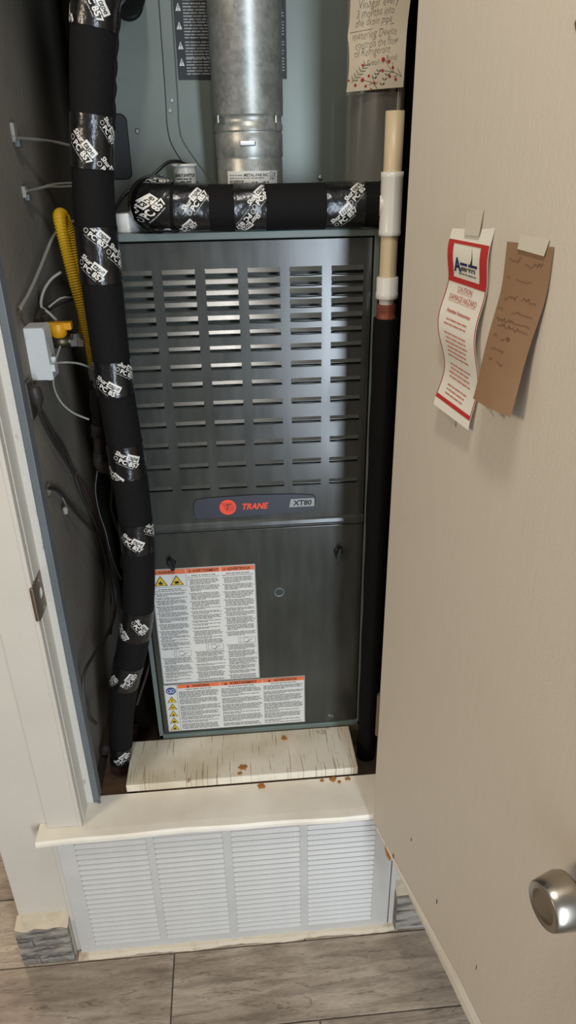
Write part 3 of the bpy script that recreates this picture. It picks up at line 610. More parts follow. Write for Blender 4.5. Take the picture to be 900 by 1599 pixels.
p.disc(ua+.013, .1275, .0105, 2, 0, 24, ry=.0095).disc(ua+.009, .1275, .0042, 3, 1, 12).disc(ua+.0165, .1285, .004, 3, 1, 12).disc(ua+.009, .1275, .0028, 2, 2, 12).disc(ua+.0165, .1285, .0026, 2, 2, 12).rect(ua+.006, ua+.02, .1228, .1238, 3, 1)
p.build('hazard_symbols', lp, ['yellow', 'ink', 'blue', 'sticker'], B_, base=LB)
# scraped spot on the lower panel
p = Print()
for k in range(7): p.disc(.372+random.uniform(-.006, .006), .028+random.uniform(-.005, .005), random.uniform(.001, .0026), 0, 0, 7)
p.build('scrape', lp, ['silver'], fu)

# plywood board and platform
pl = MB(); vs = []; X0, X1 = -0.0585, 0.4105
pl.box(X0, X1, -0.1205, -0.0015, -0.0185, 0.0, bev=0.0012)
tag(pl.build('plywood_board', 'ply'), 'cracked cream painted plywood board in front of the furnace', 'board')
pm = MB().box(0.0, 0.436, 0.0, 0.71, -0.062, -0.0005).box(-0.04, 0.40, -0.112, 0.0, -0.062, -0.019)
tag(pm.build('wooden_platform', 'rawwood'), 'bare brown wooden platform under the furnace', 'platform')
tag(MB().box(-0.118, -0.062, -0.110, 0.10, -0.062, -0.046, bev=.001).build('wood_offcut', 'rawwood'), 'dark wood strip on the subfloor beside the thick pipe', 'wood strip')

# ------------------------------------------------------------------ coil cabinet
CY = 0.19
co = thing('coil_cabinet', (W/2, 0.45, H), 'grey-green metal coil cabinet on top of the furnace', 'cabinet')
MB().box(0.0, W, CY, 0.71, H, 1.70, bev=0.002).build('case', 'coil', co)
def cp(px, py, o=0.0): return at(px, py, y=CY-o)
rp = [cp(255, -60), cp(258, 0), cp(268, 150), cp(271, 200), cp(282, 232), cp(322, 288), cp(345, 320)]
rt = Tube(rp, 0.0075, 8); m = MB(); vs = []; fs = []; cr_ = catmull(rp, 8)
for i, q in enumerate(cr_):
    t = (cr_[min(i+1, len(cr_)-1)]-cr_[max(0, i-1)]).normalized(); s_ = Vector((t.z, 0, -t.x))
    for (u, h) in ((-.011, 0), (-.0085, .0035), (.0085, .0035), (.011, 0)): vs.append(q+s_*u+Vector((0, -h, 0)))
for i in range(len(cr_)-1):
    for j in range(3): fs.append([i*4+j, i*4+4+j, i*4+5+j, i*4+1+j])
m.add(vs, fs).build('pressed_ridge', 'coil', co)
for (px, py) in ((269, 157), (266, 173), (176, 296), (122*1.0+93, 205), (500, 276), (252, 275)):
    c = cp(px, py, .001); MB().lathe(c, (0, -1, 0), [(0, .0042), (.002, .0042), (.0038, .003)], 12).build('screw', 'steel', co)
# black cover plate with rounded corners, and rubber grommet
a, b = cp(160, 178), cp(208, 280); r_ = .011; pts = []
for (cx_, cz_, t0) in ((b.x-r_, a.z-r_, 0), (a.x+r_, a.z-r_, 1), (a.x+r_, b.z+r_, 2), (b.x-r_, b.z+r_, 3)):
    for k in range(6): t = (t0+k/5)*math.pi/2; pts.append((cx_+r_*math.cos(t), cz_+r_*math.sin(t)))
n = len(pts); ccx, ccz = (a.x+b.x)/2, (a.z+b.z)/2
vs = [Vector((u, CY-.0005, v)) for u, v in pts]+[Vector((u, CY-.004, v)) for u, v in pts]+[Vector((ccx+(u-ccx)*.95, CY-.0052, ccz+(v-ccz)*.97)) for u, v in pts]
MB().add(vs, [[k*n+i, k*n+(i+1) % n, (k+1)*n+(i+1) % n, (k+1)*n+i] for k in range(2) for i in range(n)]+[list(range(2*n, 3*n))]).build('cover_plate', 'blackm', co)
gc = cp(200, 5); MB().lathe(Vector((gc.x, CY+.001, gc.z)), (0, -1, 0), [(0, .024), (.005, .024), (.009, .021), (.010, .012)], 28).build('rubber_grommet', 'black', co)
# black warning sticker
s0, s1 = cp(279, 125), cp(442, -40); sx0, sx1, sz0_, sz1_ = s0.x, s1.x+.004, s0.z, s1.z+.05
st = MB().box(sx0, sx1, CY-.0008, CY, sz0_, sz1_).build('warning_sticker', 'blackm', co); tag(st, 'black sticker with white warning triangles')
p = Print(); v = sz1_-.004; pitch = .0045; ntri = 0
zz = [cp(283, y).z for y in (103, 77, 46, 17, -14, -44)]
for zc in zz:
    p.poly([(sx0+.003, zc), (sx0+.0115, zc), (sx0+.00725, zc+.0105)], 0, 0).rect(sx0+.0066, sx0+.0079, zc+.003, zc+.0075, 1, 1).rect(sx0+.0066, sx0+.0079, zc+.001, zc+.0022, 1, 1)
    for k in range(6): p.words(sx0+.0145, sx1-.004, zc+.0085-.0041*k, .0028, 2, 0, 1.0 if k < 5 else .6, (3, 9))
p.build('warning_print', lambda u, v, h: Vector((u, CY-.0006-h, v)), ['white', 'ink', 'silver'], st)
# stamped lettering on the case
Print().words(cp(184, 124).x, cp(210, 124).x, cp(181, 127).z, .009, wl=(1, 1)).words(cp(225, 124).x, cp(250, 124).x, cp(225, 127).z, .009, wl=(1, 1)).build('stamped_lettering', lambda u, v, h: Vector((u, CY-.0002-h*.5, v)), ['coil'], co)

# ------------------------------------------------------------------ flue pipe (in front of the coil cabinet)
fx, fy = 0.2415, 0.092
fp_ = thing('flue_pipe', (fx, fy, H), 'round galvanised flue pipe rising from the furnace top', 'flue pipe')
MB().lathe((fx, fy, H), (0, 0, 1), [(0, .0520), (.098, .0520), (.100, .0512), (.102, .0527), (.133, .0527), (.136, .0514), (.1375, .0527)], 56).build('lower_section', 'galv', fp_)
MB().lathe((fx, fy, H), (0, 0, 1), [(.1375, .0531), (.146, .0531), (.1475, .0515), (.156, .0515), (.158, .0533), (.1595, .0541), (.62, .0556)], 56).build('upper_section', 'galv', fp_)
cb = at(387, 224, y=fy-.0535); MB().box(cb.x-.0120, cb.x+.0120, fy-.0545, fy-.047, cb.z-.0035, cb.z+.0035, bev=.0017).build('clip_tab', 'steel', fp_)
for px in (341, 430): c = at(px, 187, y=fy-.03); MB().box(c.x-.0012, c.x+.0012, fy-.046, fy-.025, c.z-.005, c.z+.005, bev=.0005).build('clip_tab', 'galv', fp_)
R_ = .0522; zl0, zl1 = at(390, 293, y=fy-.05).z-.012, at(390, 267, y=fy-.05).z
def flp(u, v, h): t = u/R_; return Vector((fx+(R_+h)*math.sin(t), fy-(R_+h)*math.cos(t), v))
m = MB(); n = 20; ul, ur = -.040, .046
vs = [flp(ul+(ur-ul)*i/n, z, .0002) for i in range(n+1) for z in (zl0, zl1)]
lab = m.add(vs, [[2*i, 2*i+2, 2*i+3, 2*i+1] for i in range(n)]).build('pipe_label', 'sticker', fp_); tag(lab, 'white product label on the flue')
p = Print().text('METAL-FAB INC', -.012, zl1-.0075, .0055, 0, 0, bold=.02).words(ul+.004, -.014, zl1-.0065, .002, 1).words(ul+.004, .02, zl1-.0105, .002, 1)
u = ul+.004
while u < -.012: wd = random.choice((.0005, .0008, .0012)); p.rect(u, u+wd, zl1-.0205, zl1-.0125, 0, 0); u += wd+random.choice((.0005, .0008))
p.text('RV', -.0105, zl1-.020, .0065, 0, 0, bold=.02).words(0, .012, zl1-.0170, .003, 0).words(.018, .028, zl1-.0170, .003, 0).words(0, .024, zl1-.0225, .002, 1)
p.ring(.0335, zl1-.0055, .004, .0007, 0).text('UL', .0312, zl1-.0075, .0048, 0, 0).line([(.0405, zl1-.0095), (.0405, zl1-.003)], .0012).poly([(.0388, zl1-.0045), (.0422, zl1-.0045), (.0405, zl1-.0012)], 0).words(.03, .039, zl1-.0120, .002, 0)
p.build('label_print', flp, ['ink', 'inkgrey'], lab, base=.0004)

# metal duct behind the note
dx, dy = 0.4475, 0.132
du = thing('metal_duct', (dx, dy, H), 'bare shiny metal duct beside the coil cabinet', 'duct')
MB().lathe((dx, dy, H), (0, 0, 1), [(0, .0465), (.185, .0465), (.186, .0475), (.188, .0475), (.189, .0465), (.60, .0465)], 48).build('pipe_wall', 'dull', du)
MB().box(dx+.028, dx+.033, dy-.0405, dy-.030, H, H+.6, bev=.0008).build('seam', 'dull', du)

# handwritten note taped to the duct
NY = 0.0795
nb = [at(541, 144, y=NY), at(629, 136, y=NY)]
def npnt(u, v, h):
    """u 0..1 across, v metres up from the bottom edge"""
    zb = nb[0].z+(nb[1].z-nb[0].z)*u; xl = nb[0].x+.0035*math.sin(min(1, v/.04)*1.57)-.0025*math.exp(-((v-.072)/.012)**2); xr = nb[1].x+.001+.006*min(1, v/.13)**2
    return Vector((xl+(xr-xl)*u, NY-.004*math.sin(math.pi*u)-.002*math.sin(v*60)-h, zb+v))
m = MB(); nu, nv = 10, 30; hv = .185; vs = [npnt(i/nu, hv*j/nv, 0) for j in range(nv+1) for i in range(nu+1)]
note = m.add(vs, [[j*(nu+1)+i, j*(nu+1)+i+1, (j+1)*(nu+1)+i+1, (j+1)*(nu+1)+i] for j in range(nv) for i in range(nu)], 0, True).build('handwritten_note', 'paper')
tag(note, 'handwritten paper note with printed red berries on the metal duct', 'note')
NWd = (nb[1]-nb[0]).length
def nfn(u, v, h): return npnt(u/NWd, v, h)
p = Print()
def hw(txt, u, v, size, wd, rot=.06):
    vs_, fs_, w_ = glyphs(txt, -.018, .22, 1.0); c, s_ = math.cos(rot), math.sin(rot)
    q = [(x*wd/w_, (y+.05*math.sin(x*5.1+v*900)+.03*math.sin(x*13))*size) for x, y in vs_]; p.parts.append(([(u+x*c-y*s_, v+x*s_+y*c) for x, y in q], fs_, 0, 0))
hw('Vinagar every', .011, .1035, .0150, .060); hw('3 months into', .009, .0920, .0150, .056); hw('the drain pipe', .009, .0815, .0145, .054)
p.line([(.003, .0755), (.030, .0775), (.066, .0830)], .0008)
hw('metering Device', .006, .0655, .0150, .066); hw('controls the flow', .009, .0535, .0150, .066); hw('of Refrigerant', .007, .0435, .0150, .056); hw('Freon is Bond', .027, .0300, .0125, .048, .14)
p.build('handwriting', nfn, ['pen'], note)
p = Print()
for (a, b, c, d_, r_) in ((.006, .012, .026, .034, 0),):
    p.line([(a, b), (c, d_)], .0006)
    for k in range(6):
        t = k/6+.08; x, y = a+(c-a)*t, b+(d_-b)*t
        for (ddx, ddy) in ((-.003, .008), (.009, .001)): p.poly([(x, y), (x+ddx*.4-.0009, y+ddy*.5+.0004), (x+ddx, y+ddy), (x+ddx*.5+.0011, y+ddy*.45-.0006)], 0)
for seg in (((.046, .001), (.039, .009), (.024, .0135)), ((.039, .009), (.033, .007)), ((.041, .008), (.036, .019)), ((.043, .006), (.046, .010)), ((.083, .014), (.066, .0225), (.055, .037)), ((.070, .020), (.055, .0235)), ((.069, .021), (.067, .034)), ((.083, .014), (.076, .025)), ((.076, .015), (.070, .0145))): p.line(seg, .0006)
for (bx, by) in ((.040, .014), (.043, .0185), (.046, .0225), (.053, .005), (.056, .011), (.060, .0165)):
    p.poly([(bx, by), (bx-.003, by+.0015), (bx-.0035, by+.004), (bx-.001, by+.002)], 0).poly([(bx, by), (bx+.003, by+.0005), (bx+.0045, by+.0035), (bx+.001, by+.002)], 0)
p.build('printed_leaves', nfn, ['leaf'], note, base=.0005)
p = Print()
for (bx, by, r_) in ((.021, .033, .0018), (.001, .015, .0014), (.012, .008, .002), (.022, .0140, .0027), (.031, .0185, .0018), (.028, .0055, .0019), (.041, .0085, .0018), (.037, .0005, .0015), (.052, .038, .0028), (.061, .0345, .0022), (.052, .0235, .002), (.068, .0265, .002), (.064, .0155, .002), (.074, .011, .002)): p.disc(bx, by, r_, 0, 0, 12)
p.build('printed_berries', nfn, ['berry'], note, base=.0007)

# ------------------------------------------------------------------ insulated pipes with printed tape
def logo():
    p = Print(); p.text('Shur', 0, .0095, .0105, 0, 0, bold=.03, shear=.2, width=.0185).text('tape', .0205, .0103, .0105, 1, 1, bold=.02, shear=.2, width=.018)
    p.ring(.004, .0035, .0032, .0007, 0).text('PC 857', .0095, -.0008, .0110, 0, 0, bold=.035, width=.034).words(.006, .036, -.0042, .0019, 2)
    [p.rect(.019+.0215*i/8, .019+.0215*(i+1)/8, .0082+.0103*j/4, .0082+.0103*(j+1)/4, 0, 0) for i in range(8) for j in range(4)]
    q = Print(); q.parts = [([(x-.0205, y-.007) for x, y in vs_], fs_, mi, l_) for vs_, fs_, mi, l_ in p.parts]; return q
LG = logo()
def band(tb, a, b, parent, prints, mode, off=.0011, ends=True):
    """tape band between arc lengths a..b; prints: (position along 0..1, angle, rotation, scale)"""
    o = tb.mesh(MB(), a, b, step=.004, seg=36, off=off, jitter=.00028, caps=True).build('tape_band', 'tape', parent)
    def fn(u, v, h):
        # u around, v up (vertical run) / u along, v around (level run); clipped at the band's edges
        if mode == 'v': s_ = max(a, min(b, a+(b-a)*.5-v)); return tb.ev(s_, u/tb.rad(s_/tb.L), off+.0005+h*.4)
        s_ = max(a, min(b, (a+b)/2+u)); return tb.ev(s_, v/tb.rad(s_/tb.L), off+.0005+h*.4)
    for (f_, th, rot, k) in prints:
        mb = MB(); ax = 1 if mode == 'v' else 0
        for vs_, fs_, mi, lay in LG.moved(th, f_, rot, k).parts:
            keep = [f for f in fs_ if all(abs(vs_[i][ax]) < (b-a)/2 for i in f)]
            if keep: mb.add([fn(x, y, lay*.0004) for x, y in vs_], keep, mi)
        if mb.f: mb.build('tape_print', ['white', 'tape', 'silver'], o)
    return o
rl = thing('refrigerant_line', at(188, 1190, y=-.04), 'thick black foam-insulated refrigerant line wrapped in printed tape', 'pipe')
ctr = [(148, 20), (144, 120), (144, 220), (148, 330), (159, 440), (170, 530), (180, 605), (194, 690), (207, 775), (216, 865), (216, 940), (207, 1010), (195, 1062), (190, 1110), (189, 1150), (188, 1186)]
RP = [at(197, -10, y=.179), at(194, -16, y=.10), at(176, -34, y=.01), at(156, -20, y=-.04)]+[at(x, y, y=-.046) for x, y in ctr]
rtb = Tube(RP, lambda t: .0292-.0005*math.sin(t*30)-(.0085*max(0, (t-.86)/.14)), 10)
rtb.mesh(MB(), step=.005, seg=40).build('foam_insulation', 'foam', rl)
def s_at(tb, py):
    best = None
    for q, s_ in zip(tb.p, tb.s):
        if s_ < .15: continue
        dd = q-CP; y = 799.5-FPX*dd.dot(_u)/dd.dot(_f)
        if best is None or abs(y-py) < best[0]: best = (abs(y-py), s_)
    return best[1]
for (y0, y1, prs) in ((-20, 47, ((-.010, .004, -1.0, 1.0), (-.034, -.034, -1.0, .8))), (177, 262, ((-.006, -.010, -.85, 1.0), (.016, .028, -.9, .8), (-.034, .026, -.8, .9))), (358, 435, ((-.016, -.008, -.7, 1.0), (.028, .004, -.7, .9), (-.002, .034, -.7, 1.0))),
                      (560, 616, ((-.010, -.008, -.6, 1.0), (.012, .026, -.6, .9))), (688, 738, ((.008, .004, -.5, 1.0), (-.022, -.024, -.7, .9))), (812, 857, ((-.002, -.006, -.6, 1.0), (.014, .034, -.6, .9))), (948, 990, ((.006, .008, -.9, .9), (-.014, -.024, -.9, .8))), (1030, 1066, ((.002, .008, 1.2, .9), (-.010, -.024, 1.0, .7))), (1160, 1192, ((.0, .006, .8, .85),))):
    a, b = s_at(rtb, y0) if y0 > 0 else s_at(rtb, 1)-.045, s_at(rtb, y1); band(rtb, a, b, rl, prs, 'v')
# torn foam seam along the right of the upper run
sm = Tube([rtb.ev(s_at(rtb, y), 1.45+.05*math.sin(y*.2), .001) for y in (8, 45, 80, 112, 118, 128, 150, 200)], lambda t: .0016+.0016*abs(math.sin(t*17)), 6); sm.mesh(MB(), step=.003, seg=8).build('torn_seam', 'foam', rl)

dr = thing('drain_line', (0.26, 0.0, H), 'horizontal black insulated drain line lying on the furnace top', 'pipe')
DRP = [Vector((.0905, .062, 1.0575)), Vector((.089, .035, 1.0565)), Vector((.094, .010, 1.055)), Vector((.118, .0, 1.052)), Vector((.16, .0, 1.0505)), Vector((.25, .0, 1.0497)), Vector((.34, .0, 1.0495)), Vector((.438, -.002, 1.0495))]
dtb = Tube(DRP, lambda t: .0322+.0045*max(0, 1-t/.27)**.5*(1 if t < .27 else 0), 10)
dtb.mesh(MB(), step=.005, seg=40).build('foam_insulation', 'foam', dr)
# lumpy taped elbow
L0 = s_at.__call__ and 0.0
def sx_at(tb, x):
    return min(((abs(q.x-x)+(10 if s_ < .06 else 0)), s_) for q, s_ in zip(tb.p, tb.s))[1]
eb = Tube(DRP, lambda t: .0335+.0046*max(0, 1-t/.27)**.5*(1 if t < .27 else 0), 10)
b0 = band(eb, .004, sx_at(eb, .122), dr, ((-.006, .018, 1.0, 1.0), (.044, .016, .3, .9)), 'h', .0012)
m = MB(); m.lathe((.106, -.010, 1.020), (0.2, -1, 0), [(-.012, .004), (-.006, .016), (.006, .019), (.014, .016), (.020, .004)], 18); lp_o = m.v
for v in m.v: v.z = 1.0225+(v.z-1.02)*.28+.0015*math.sin(v.x*300); v.x = .106+(v.x-.106)*1.35
m.build('tape_tail', 'tape', dr)
band(dtb, sx_at(dtb, .126), sx_at(dtb, .176), dr, ((.010, .004, .85, 1.0), (-.030, -.010, .75, .8)), 'h')
band(dtb, sx_at(dtb, .213), sx_at(dtb, .262), dr, ((.016, .014, .85, .95), (-.018, -.004, 4.0, .95)), 'h')
band(dtb, sx_at(dtb, .352), sx_at(dtb, .405), dr, ((.018, .014, .85, .9), (-.014, -.004, .75, .95)), 'h')
# ragged foam end
m = MB(); vs = []; seg = 28
for k, (dxx, rr) in enumerate(((0, .0322), (.003, .0325), (.006, .031), (.0065, .026))):
    for i in range(seg): t = 2*math.pi*i/seg; r2 = rr+.001*math.sin(5*t+k); vs.append((.436+dxx+.003*math.sin(3*t), -.002-r2*math.cos(t), 1.0495+r2*math.sin(t)))
m.add(vs, [[k*seg+i, k*seg+(i+1) % seg, (k+1)*seg+(i+1) % seg, (k+1)*seg+i] for k in range(3) for i in range(seg)]+[list(range(3*seg, 4*seg))], 0, True).build('foam_end', 'foam', dr)

# ------------------------------------------------------------------ PVC standpipe
SY = -.030
def sx(px, py): return at(px, py, y=SY)
ps = thing('drain_standpipe', (sx(574, 1186).x, SY, -.062), 'beige and white PVC drain standpipe with black insulated lower run', 'drain pipe')
def vseg(name, px0, px1, y0, y1, m_, prof=None, e=0.0):
    a, b = sx((px0+px1)/2, y1), sx((px0+px1)/2, y0); r_ = (sx(px1, y0)-sx(px0, y0)).length/2*(1-e)
    L = (b-a).length; MBx = MB().lathe(a, b-a, [(h*L, r_*k) for h, k in (prof or [(0, 1), (1, 1)])], 32); return MBx.build(name, m_, ps)
XC = .4455
def vs2(name, z0, z1, r_, m_, prof=None):
    L = z1-z0; return MB().lathe((XC, SY, z0), (0, 0, 1), [(h*L, r_*k) for h, k in (prof or [(0, 1), (1, 1)])], 32).build(name, m_, ps)
tz = [sx(614, y).z for y in (173, 268, 368, 432, 465, 474, 496)]
vs2('vent_pipe', tz[1], tz[0], .0135, 'pvcb', [(0, 1), (1, 1), (1, .82), (.9, .8)])
te = vs2('tee_fitting', tz[2], tz[1], .0163, 'pvcw', [(0, .9), (0, 1), (.03, 1.03), (.08, 1.03), (.1, 1), (.9, 1), (.92, 1.03), (1, 1.03), (1, .85)])
MB().lathe((XC-.006, SY+.004, 1.0495), (-1, .2, 0), [(0, .0155), (.010, .0158)], 24).build('tee_branch', 'pvcw', te)
vs2('riser_pipe', tz[3], tz[2], .0133, 'pvcb')
vs2('coupling', tz[5], tz[3], .0176, 'pvcw', [(0, .66), (.18, .7), (.2, .95), (.22, 1.0), (.42, 1.0), (.44, .96), (.97, .96), (1, .9), (1, .75)])
tz6 = tz[6]
vs2('primed_joint', tz6-.004, tz[5], .0150, 'brown', [(0, 1), (.35, 1.0), (.45, .93), (.6, 1.02), (1, 1.0)])
ib = Tube([Vector((XC, SY, tz6)), Vector((XC, SY, .6)), Vector((XC+.001, SY, .3)), Vector((XC, SY, -.061))], lambda t: .0195+.0006*math.sin(t*40), 12); ib.mesh(MB(), step=.02, seg=32).build('insulated_lower_run', 'foam', ps)

# ------------------------------------------------------------------ float switch, PVC stub
fs_c = Vector((.1365, .125, H)); fsw = thing('float_switch', fs_c, 'white cylindrical float switch standing behind the drain line', 'switch')
MB().lathe(fs_c, (0, 0, 1), [(0, .016), (.05, .0175), (.0885, .0185)], 32).build('body', 'pvcw', fsw)
MB().lathe(fs_c+Vector((0, 0, .0885)), (0, 0, 1), [(0, .0188), (.0012, .0212), (.0045, .0212), (.0052, .019), (.0040, .012)], 32).build('cap', 'pvcw', fsw)
def fsp(u, v, h): t = u/.0182; return Vector((fs_c.x+(.0187+h)*math.sin(t), fs_c.y-(.0187+h)*math.cos(t), H+v))
p = Print().text('SAFE-T-SWITCH', -.0165, .0750, .0062, 0, 0, bold=.035, width=.034).words(-.014, .013, .0710, .0024, 0).words(-.008, .010, .0670, .0026, 0).ring(-.0125, .0635, .0026, .0006, 0).words(-.005, .014, .0630, .002, 0)
p.build('label_print', fsp, ['ink'], fsw)
wp = [fs_c+Vector((.004, 0, .092)), at(278, 252, y=.10), at(262, 254, y=.09), at(245, 268, y=.08), at(222, 288, y=.07), at(203, 297, y=.06), at(190, 310, y=.05), at(180, 328, y=.035), at(172, 344, y=.02), at(166, 362, y=.005)]
tube('wire', wp, .0026, 'black', fsw, 10, .006)
sb = Vector((.0435, .052, H)); stub = thing('pvc_stub', sb, 'short white PVC cap on the furnace top beside the elbow', 'pipe cap')
MB().lathe(sb, (0, 0, 1), [(0, .0188), (.0245, .0188), (.0265, .0175)], 32).build('cap', 'pvcw', stub)
MB().lathe(sb, (0, 0, 1), [(0.0, .0196), (.004, .0196), (.005, .0188)], 32).build('rim', 'pvcw', stub)

# ------------------------------------------------------------------ gas line
GY = .105
gh = thing('gas_hose', at(148, 575, y=GY), 'yellow corrugated flexible gas hose looping on the left wall', 'gas hose')
hp = [at(148, 576, y=GY), at(141, 535, y=GY), at(131, 490, y=GY), at(117, 440, y=GY), at(104, 390, y=GY+.005), at(95, 352, y=GY+.012), at(93, 337, y=GY+.028), at(98, 338, y=GY+.05), at(107, 362, y=GY+.062), at(118, 410, y=GY+.065), at(128, 460, y=GY+.066), at(131, 500, y=GY+.062), at(131, 524, y=GY+.055)]
hT = Tube(hp, .0098, 14); L = hT.L; kk = int(L/.0042); m = MB(); seg = 18; vs = []; fs = []
hT2 = Tube(hp, .0098, 14)
for j in range(kk*4+1):
    q = L*j/(kk*4); o_ = .0012*math.cos(2*math.pi*j/4)
    for i in range(seg): vs.append(hT2.ev(q, 2*math.pi*i/seg, o_))
for j in range(kk*4):
    for i in range(seg): i2 = (i+1) % seg; fs.append([j*seg+i, (j+1)*seg+i, (j+1)*seg+i2, j*seg+i2])
m.add(vs, fs, 0, True).build('corrugated_tube', 'yellowhose', gh)
c = at(147, 579, y=GY); MB().lathe(c, (.10, 0, -1), [(-.012, .0105), (.0, .0105), (.001, .012), (.0145, .0122), (.015, .006), (.020, .006), (.021, .0085), (.031, .0085), (.032, .006)], 6, smooth=False).build('flare_nut', 'steel', gh)
ip = thing('iron_gas_pipe', at(165, 735, y=GY), 'black iron gas pipe below the yellow hose', 'pipe')
pa = at(150, 607, y=GY); pb = at(157, 728, y=GY)
MB().lathe(pa, pb-pa, [(0, .008), (.008, .011), (.012, .0125), (.040, .0125), (.042, .0105), ((pb-pa).length, .0105)], 24).build('drop_pipe', 'iron', ip)
MB().lathe(pa+(pb-pa)*.45, pb-pa, [(0, .0105), (.001, .0138), (.022, .0138), (.023, .0105)], 24).build('union', 'iron', ip)
tube('elbow', [at(157, 705, y=GY), at(157, 722, y=GY), at(164, 729, y=GY-.005), at(176, 729, y=GY-.01), at(200, 727, y=GY-.01)], .0135, 'iron', ip, 18, .004)
gv = thing('gas_valve', at(100, 532, y=GY+.03), 'gas shutoff valve with a yellow lever handle', 'valve')
va_, vb_ = at(70, 533, y=GY+.035), at(131, 531, y=GY+.045); ax = vb_-va_; Lg = ax.length
MB().lathe(va_, ax, [(0, .0095), (Lg*.18, .0095), (Lg*.2, .0125), (Lg*.55, .0128), (Lg*.6, .0095), (Lg*.66, .0095)], 20).build('body', 'brass', gv)
MB().lathe(va_+ax*.66, ax, [(0, .0125), (.012, .0125), (.013, .0135), (.022, .0135), (.0225, .010)], 6, smooth=False).build('hex_nut', 'steel', gv)
hb = at(96, 523, y=GY+.015); a_, b_ = at(68, 508, y=GY+.015), at(113, 507, y=GY+.02)
m = MB(); m.box(a_.x, b_.x, hb.y-.008, hb.y+.010, b_.z-.007, b_.z+.006, bev=.002); m.lathe(Vector(((a_.x+b_.x)/2, hb.y, b_.z-.020)), (0, 0, 1), [(0, .009), (.004, .0135), (.016, .0150), (.024, .014)], 18); m.build('lever_handle', 'handle', gv)

# ------------------------------------------------------------------ white box, plug and cables on the left wall
bx0 = at(33, 512, y=.035); bx1 = at(70, 592, y=.035)
BX0, BX1 = -.1398, at(74, 540, y=.035).x; BZ1, BZ0 = at(50, 512, y=.035).z, at(55, 595, y=.035).z
cbx = thing('control_box', (-.125, .05, BZ0), 'small white plastic control box on the closet wall', 'box')
m = MB(); vs = []
f0 = [(BX0, BZ0+.004), (BX1-.002, BZ0), (BX1, BZ0+.004), (BX1-.001, BZ1-.004), (BX1-.004, BZ1), (BX0, BZ1)]
for y, k in ((.033, .985), (.036, 1), (.078, 1)):
    for (u, v) in f0: vs.append(((u+.13)*k-.13, y, (v-BZ0-.04)*k+BZ0+.04))
m.add(vs, [[k*6+i, k*6+(i+1) % 6, (k+1)*6+(i+1) % 6, (k+1)*6+i] for k in range(2) for i in range(6)]+[[5, 4, 3, 2, 1, 0]]).build('cover', 'boxw', cbx)
MB().box(BX0, BX1+.0012, .034, .078, BZ0+.001, BZ0+.027, bev=.001).build('terminal_cover', 'boxw', cbx)
for (dz, y) in ((.030, .05), (.020, .036)): MB().box(BX1-.001, BX1+.006, y, y+.006, BZ0+dz-.006, BZ0+dz+.006, bev=.001).build('snap_tab', 'boxw', cbx)
for k in range(5): MB().box(BX1-.0004, BX1+.0004, .045+.004*k, .047+.004*k, BZ0+.038, BZ0+.060-.004*k).build('vent_slot', 'cablegrey', cbx)
# dark plug with its cords
pc = at(56, 622, x=-.127)
pg = thing('power_plug', at(58, 650, x=-.13), 'dark power plug below the white control box', 'plug')
a_ = at(52, 603, x=-.128); b_ = at(62, 642, x=-.128)
MB().lathe(a_, b_-a_, [(0, .007), (.006, .011), (.026, .011), (.038, .006), (.046, .0045)], 10).build('plug_body', 'cabledark', pg)
MB().box(-.1398, -.134, a_.y-.012, a_.y+.02, b_.z-.01, a_.z+.01, bev=.003).build('outlet_plate', 'cabledark', pg)
def wall(px, py, x=-.133): return at(px, py, x=x)
def cable(name, pts, r_, m_, label, parent=None):
    o = tube(name, pts, r_, m_, parent, 8, .008)
    if parent is None: tag(o, label, 'cable')
    return o
cable('power_cord', [wall(60, 640), wall(78, 680), wall(100, 715), wall(118, 745, -.13), wall(136, 780, -.125), wall(152, 825, -.118), wall(164, 870, -.112), wall(172, 910, -.108), wall(177, 945, -.106)], .0035, 'cabledark', '', pg)
cable('power_cord', [wall(64, 640), wall(84, 678), wall(104, 708), wall(116, 740, -.13), wall(128, 775, -.126), wall(146, 810, -.12), wall(160, 850, -.114), wall(176, 905, -.106), wall(181, 935, -.104), wall(178, 965, -.104), wall(165, 995, -.108), wall(145, 1025, -.116), wall(132, 1050, -.122), wall(130, 1075, -.124), wall(138, 1115, -.121), wall(150, 1130, -.116)], .0033, 'cabledark', '', pg)
cable('brown_cable', [wall(118, 740, -.131), wall(138, 775, -.126), wall(156, 820, -.12), wall(167, 870, -.114), wall(173, 905, -.112), wall(175, 960, -.111), wall(172, 990, -.112)], .0038, 'cablebrown', 'thick brown cable running down beside the dark power cords')
cable('black_wire', [at(152, 735, y=.11), at(149, 765, y=.10), at(155, 800, y=.09), at(165, 830, y=.08), at(172, 860, y=.07), at(182, 890, y=.05), at(190, 905, y=.04)], .0028, 'black', 'thin black wire dropping behind the iron gas pipe')
cable('black_wire', [at(172, 735, y=.08), at(176, 760, y=.07), at(174, 790, y=.06), at(182, 820, y=.05), at(192, 850, y=.03), at(190, 885, y=.03)], .0032, 'black', 'black wire hugging the back of the thick insulated line')
cable('low_cable', [at(214, 1100, y=.03), at(222, 1075, y=.03), at(230, 1050, y=.03), at(236, 1025, y=.03), at(238, 990, y=.03)], .0028, 'cabledark', 'dark cable beside the lower left furnace edge')
tr = cable('wall_wire', [wall(73, 762, -.136), wall(88, 765, -.134), wall(98, 775, -.132), wall(110, 790, -.130), wall(125, 808, -.127), wall(142, 826, -.122), wall(158, 842, -.118)], .0032, 'cabledark', 'dark wire leaving the rough hole in the closet wall')
hc = wall(76, 764, -.14); pts = [(.012*math.cos(t)*random.uniform(.6, 1.2), .018*math.sin(t)*random.uniform(.6, 1.2)) for t in [i*.6283 for i in range(10)]]
